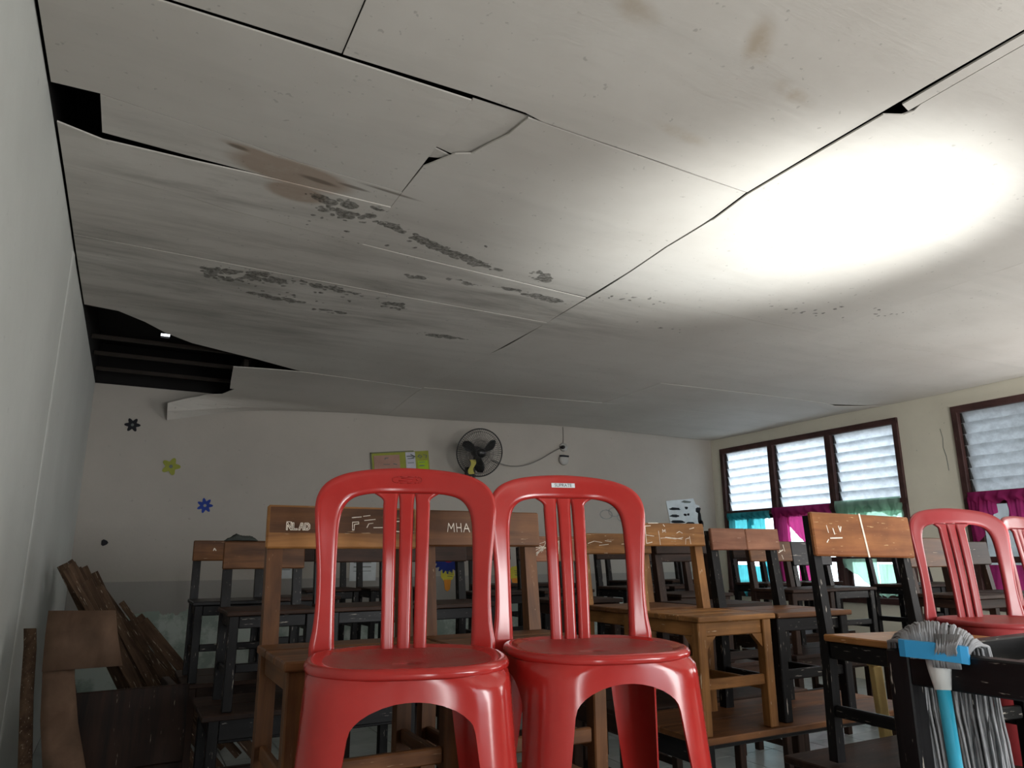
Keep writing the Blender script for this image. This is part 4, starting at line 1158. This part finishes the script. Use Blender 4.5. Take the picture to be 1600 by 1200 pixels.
# red and blue paper ornament, yellow bulb cut-out
orn = empty('paper_ornament', (3.40, Yw, 1.395), 0, 'dark red and blue fringed paper ornament seen under the MHA chair board', 'ornament')
vs, fs = disc_data(0, 0, .17, 120, 0, .12, 20); plate('fringe', vs, fs, 'blue_paper', orn, (0, -.006, -.02))
vs, fs = disc_data(0, 0, .105, 40); plate('disc', vs, fs, 'red_paper', orn, (0.01, -.011, .03))
ribbon_strokes('marks', [[(-.03, .03), (-.01, .035)], [(.02, .03), (.05, .03)], [(-.02, -.01), (.03, -.01)]], .01, 'chalk', orn, lambda u, v: (u+.01, -.0135, v+.03))
for k, (bx_, bz_) in enumerate([(3.40, 1.155), (4.30, 1.155)]):
    bu_ = empty('paper_bulb', (bx_, Yw, bz_), 0, ['yellow light bulb cut-out with orange base, below the red ornament', 'yellow light bulb cut-out glimpsed between the two red chairs'][k], 'cut-out')
    vs, fs = disc_data(0, 0, .085, 28, 0, .05, 9); plate('bulb', vs, fs, 'yellow_paper', bu_, (0, -.005, .03))
    plate('base', [(-.045, 0, -.03), (.045, 0, -.03), (.035, 0, -.14), (0, 0, -.165), (-.03, 0, -.14)], [(0, 1, 2, 3, 4)], 'orange_paper', bu_, (0, -.006, 0))
    ribbon_strokes('lines', [[(-.01, .06), (.06, .055)], [(0, .035), (.07, .03)], [(0, .01), (.06, .005)]], .008, 'poster_frame', bu_, lambda u, v: (u, -.008, v))
# paper sheets pinned low, seen between chair legs
for k, (x, z, w_, h_, lb) in enumerate([(1.52, 1.30, .22, .26, 'white paper sheet pinned to the back wall, left one under the chalk board'), (2.38, 1.28, .30, .30, 'white paper sheet pinned to the back wall behind the red slats')]):
    o = box('paper_sheet', x-w_/2, x+w_/2, Yw-.006, Yw-.002, z-h_/2, z+h_/2, 'white_paper', None, 0); tag(o, lb, 'paper')
    ribbon_strokes('print', [[(-w_*.35, h_*q), (w_*.3, h_*q)] for q in (.3, .15, 0, -.15)], .008, 'grey_ink', o, lambda u, v: (u, -.003, v))

# wall fan
fx_, fy_, fz_ = 3.64, 7.72, 2.595
fn = empty('wall_fan', (fx_, fy_, fz_), 0, 'dark wall fan with wire guard on the back wall', 'fan')
aim = (Vector((0, 0, 1.2))-Vector((fx_, fy_, fz_))).normalized()
aim = (aim+Vector((0.30, -0.2, -0.10))).normalized()
fq = aim.to_track_quat('Z', 'Y')
def fpt(x, y, z): return fq @ Vector((x, y, z))
RF = 0.285
def rings(nm, prof, n, wires, rr):
    vs, fs = [], []
    def add(pts):
        nonlocal vs, fs
        v_, f_ = tube_data(pts, rr, 4, False); i = len(vs); vs += v_; fs += [tuple(i+q for q in f) for f in f_]
    for (r, z) in prof[::2]:
        add([fpt(r*math.cos(2*PI*k/n), r*math.sin(2*PI*k/n), z) for k in range(n+1)])
    for w_ in range(wires):
        a = 2*PI*w_/wires
        add([fpt(r*math.cos(a), r*math.sin(a), z) for (r, z) in prof])
    return pydata(nm, vs, fs, 'dark_metal', fn, True)
rings('front_guard', [(.055, .075), (.10, .072), (.15, .066), (.20, .055), (.25, .03), (RF, 0.0)], 36, 64, 0.0019)
rings('rear_guard', [(.06, -.075), (.10, -.072), (.15, -.066), (.20, -.055), (.25, -.03), (RF, 0.0)], 36, 64, 0.0019)
tube('guard_rim', [fpt(RF*math.cos(2*PI*k/48), RF*math.sin(2*PI*k/48), 0) for k in range(49)], 0.008, 'black_plastic', fn, 8)
for k in range(3):
    vs, fs = [], []
    a0 = 0.5+2*PI*k/3
    for i in range(9):
        t = i/8; r = .035+.205*t
        wd = (.25+.75*math.sin(PI*min(1, .18+.72*t)))*0.62*(1-.55*max(0, t-.8)/.2*0.8)
        for j in range(7):
            f = j/6-.5; a = a0+f*2*wd*0.62+.15*t
            vs.append(fpt(r*math.cos(a), r*math.sin(a), -.005+f*.05))
    for i in range(8):
        for j in range(6): q = i*7+j; fs.append((q, q+1, q+8, q+7))
    o = pydata('blade', vs, fs, 'black_plastic', fn, True)
    mo = o.modifiers.new('thick', 'SOLIDIFY'); mo.thickness = 0.003
tube('hub', [fpt(0, 0, -.03), fpt(0, 0, .03), fpt(0, 0, .045)], [.042, .042, .02], 'black_plastic', fn, 20)
tube('badge', [fpt(0, 0, .07), fpt(0, 0, .08)], [.055, .05], 'black_plastic', fn, 20)
tube('motor', [fpt(0, 0, -.20), fpt(0, 0, -.18), fpt(0, 0, -.08), fpt(0, 0, -.07)], [.04, .062, .066, .05], 'black_plastic', fn, 18)
arm0 = fpt(0, 0, -.14)
tube('arm', [arm0, arm0+Vector((0.01, .06, -.10)), Vector((.03, Yw-fy_-.05, -.22))], [.022, .022, .03], 'black_plastic', fn, 10)
box('bracket', -.03, .09, Yw-fy_-.055, Yw-fy_-.001, -.33, -.14, 'black_plastic', fn)
for k, (dx, l_) in enumerate(((-.11, .17), (-.085, .30), (-.045, .32))):
    if k == 0:
        vs = []; 
        for i in range(9):
            t = i/8; vs += [(dx-.035+.02*math.sin(6*t), -.03, -.10-l_*t), (dx+.03+.02*math.sin(6*t+.4), -.035, -.09-l_*t)]
        plate('ribbon', vs, [(2*i, 2*i+1, 2*i+3, 2*i+2) for i in range(8)], 'fan_ribbon', fn, (0, 0, 0), .002)
    else: tube('pull_cord', [(dx+.03, .1, -.18), (dx+.03, .12, -.18-l_)], .004, 'fan_ribbon' if k == 1 else 'cable_grey', fn, 6)
# sockets and cable
sk_ = empty('wall_socket', (5.04, Yw, 2.80), 0, 'round grey wall socket with plug right of the fan', 'socket')
tube('plate', [(0, -.004, 0), (0, -.03, 0)], [.058, .052], 'socket_grey', sk_, 20); tube('plug', [(-.03, -.02, -.005), (-.035, -.075, -.01)], [.028, .022], 'black_plastic', sk_, 12)
bl = empty('ceiling_lamp_switch', (5.035, Yw, 2.63), 0, 'grey round wall switch with dark band below the socket', 'switch')
bl.name = 'wall_switch'
tube('body', [(0, -.004, 0), (0, -.035, 0), (0, -.045, 0)], [.072, .068, .05], 'socket_grey', bl, 22)
box('band', -.068, .068, -.05, -.03, .035, .058, 'ink', bl)
pts = [(3.98, Yw-.03, 2.56)]
for k in range(1, 13):
    t = k/12; pts.append((3.98+(4.98-3.98)*t, Yw-.02-.03*math.sin(PI*t), 2.56+.22*t**2.4-.10*math.sin(PI*min(1, t*1.15))*(1-t*.6)))
o = tube('power_cable', pts, .007, 'cable_grey', None, 6); tag(o, 'thin power cable drooping from the wall fan to the socket', 'cable')
o = tube('conduit_wire', [(5.04, Yw-.008, 2.86), (5.045, Yw-.008, 2.95), (5.04, Yw-.008, 3.07)], .004, 'cable_grey', None, 6); tag(o, 'thin vertical wire from socket up to the ceiling', 'cable')

# ------------------------------------------------------------------ heap of broken timber in the left corner
GH = 'broken timber strips heaped against the left wall'
for k in range(26):
    y = 5.33+.046*k+random.uniform(-.006, .006)
    zt = random.uniform(.95, 1.36) if k % 3 else random.uniform(1.2, 1.38)
    xt = -.38+max(0, 1.36-zt)*random.uniform(.5, 1.5)+random.uniform(0, .10)
    xb = xt+zt*random.uniform(.52, .90)
    d_ = random.uniform(.03, .075)
    o = bar('timber_strip', (xb, y, d_*.36), (xt, y, zt), random.uniform(.014, .028), d_, 'debris_wood_Z', None, 0.002)
    tag(o, 'splintered timber strip in the heap leaning on the left wall', 'timber', GH)
# bent plywood sheet, L shaped, leaning
ph = empty('plywood_sheet', (0, 0, 0), 0, 'brown bent plywood offcut leaning before the timber heap', 'board')
def curved_strip(nm, L_, R_, mat, th=.006):
    vs = []; 
    for a, b_ in zip(L_, R_):
        for f in range(5): vs.append(Vector(a).lerp(Vector(b_), f/4))
    fs = [(i*5+j, i*5+j+1, i*5+j+6, i*5+j+5) for i in range(len(L_)-1) for j in range(4)]
    o = pydata(nm, vs, fs, mat, ph, True)
    mo = o.modifiers.new('thick', 'SOLIDIFY'); mo.thickness = th
curved_strip('panel', [(-.275, 4.02, 1.15), (-.272, 3.98, 1.05), (-.262, 3.93, .90)], [(-.004, 3.98, 1.145), (.018, 3.95, 1.03), (.05, 3.92, .905)], 'plywood_Z')
curved_strip('strip', [(-.272, 4.01, 1.0), (-.262, 3.95, .90), (-.235, 3.80, .72), (-.18, 3.60, .50), (-.11, 3.40, .28), (-.04, 3.25, .05), (-.03, 3.2, .01)],
             [(-.15, 4.0, 1.0), (-.135, 3.93, .87), (-.095, 3.78, .70), (-.02, 3.58, .48), (.06, 3.38, .26), (.14, 3.23, .05), (.15, 3.2, .01)], 'plywood_Z')
lb = empty('plank', (0, 0, 0), 0, 'pale curved plank edge standing left of the plywood offcut', 'plank')
vs = []
Lp = [(-.375, 4.2, 1.06), (-.36, 4.15, .98), (-.335, 4.0, .80), (-.29, 3.8, .55), (-.22, 3.6, .30), (-.14, 3.4, .03)]
for (x, y, z) in Lp: vs += [(x, y, z), (x+.05, y-.01, z+.0)]
o = pydata('face', vs, [(2*i, 2*i+1, 2*i+3, 2*i+2) for i in range(len(Lp)-1)], 'debris_wood_Z', lb, True)
mo = o.modifiers.new('thick', 'SOLIDIFY'); mo.thickness = .012

# made-up tipped desk, added to darken the area behind the plywood
td = empty('school_desk', (.10, 4.34, 0), math.radians(4), 'made-up dark desk on its side, filling the black area behind the plywood offcut', 'desk', GD)
for k in range(2): box('tabletop_plank', -.30, .28, -.012, .012, .372*k+.001, .372*(k+1)-.001, 'dark_wood_Z', td)
for sx in (-1, 1):
    for zz_ in (.05, .68): box('leg', sx*.24-.022, sx*.24+.022, .012, .62, zz_-.022, zz_+.022, 'dark_wood_Y', td)
    box('apron', sx*.24-.011, sx*.24+.011, .012, .09, .08, .65, 'dark_wood_Z', td)
# hairline crack on the pier between the windows
wr = bpy.data.objects['wall_right']
ribbon_strokes('crack', [[(4.60, 2.70), (4.585, 2.60), (4.595, 2.50), (4.575, 2.40), (4.57, 2.25)]], 0.008, 'grey_ink', wr, lambda u, v: (XR-.002, u, v))
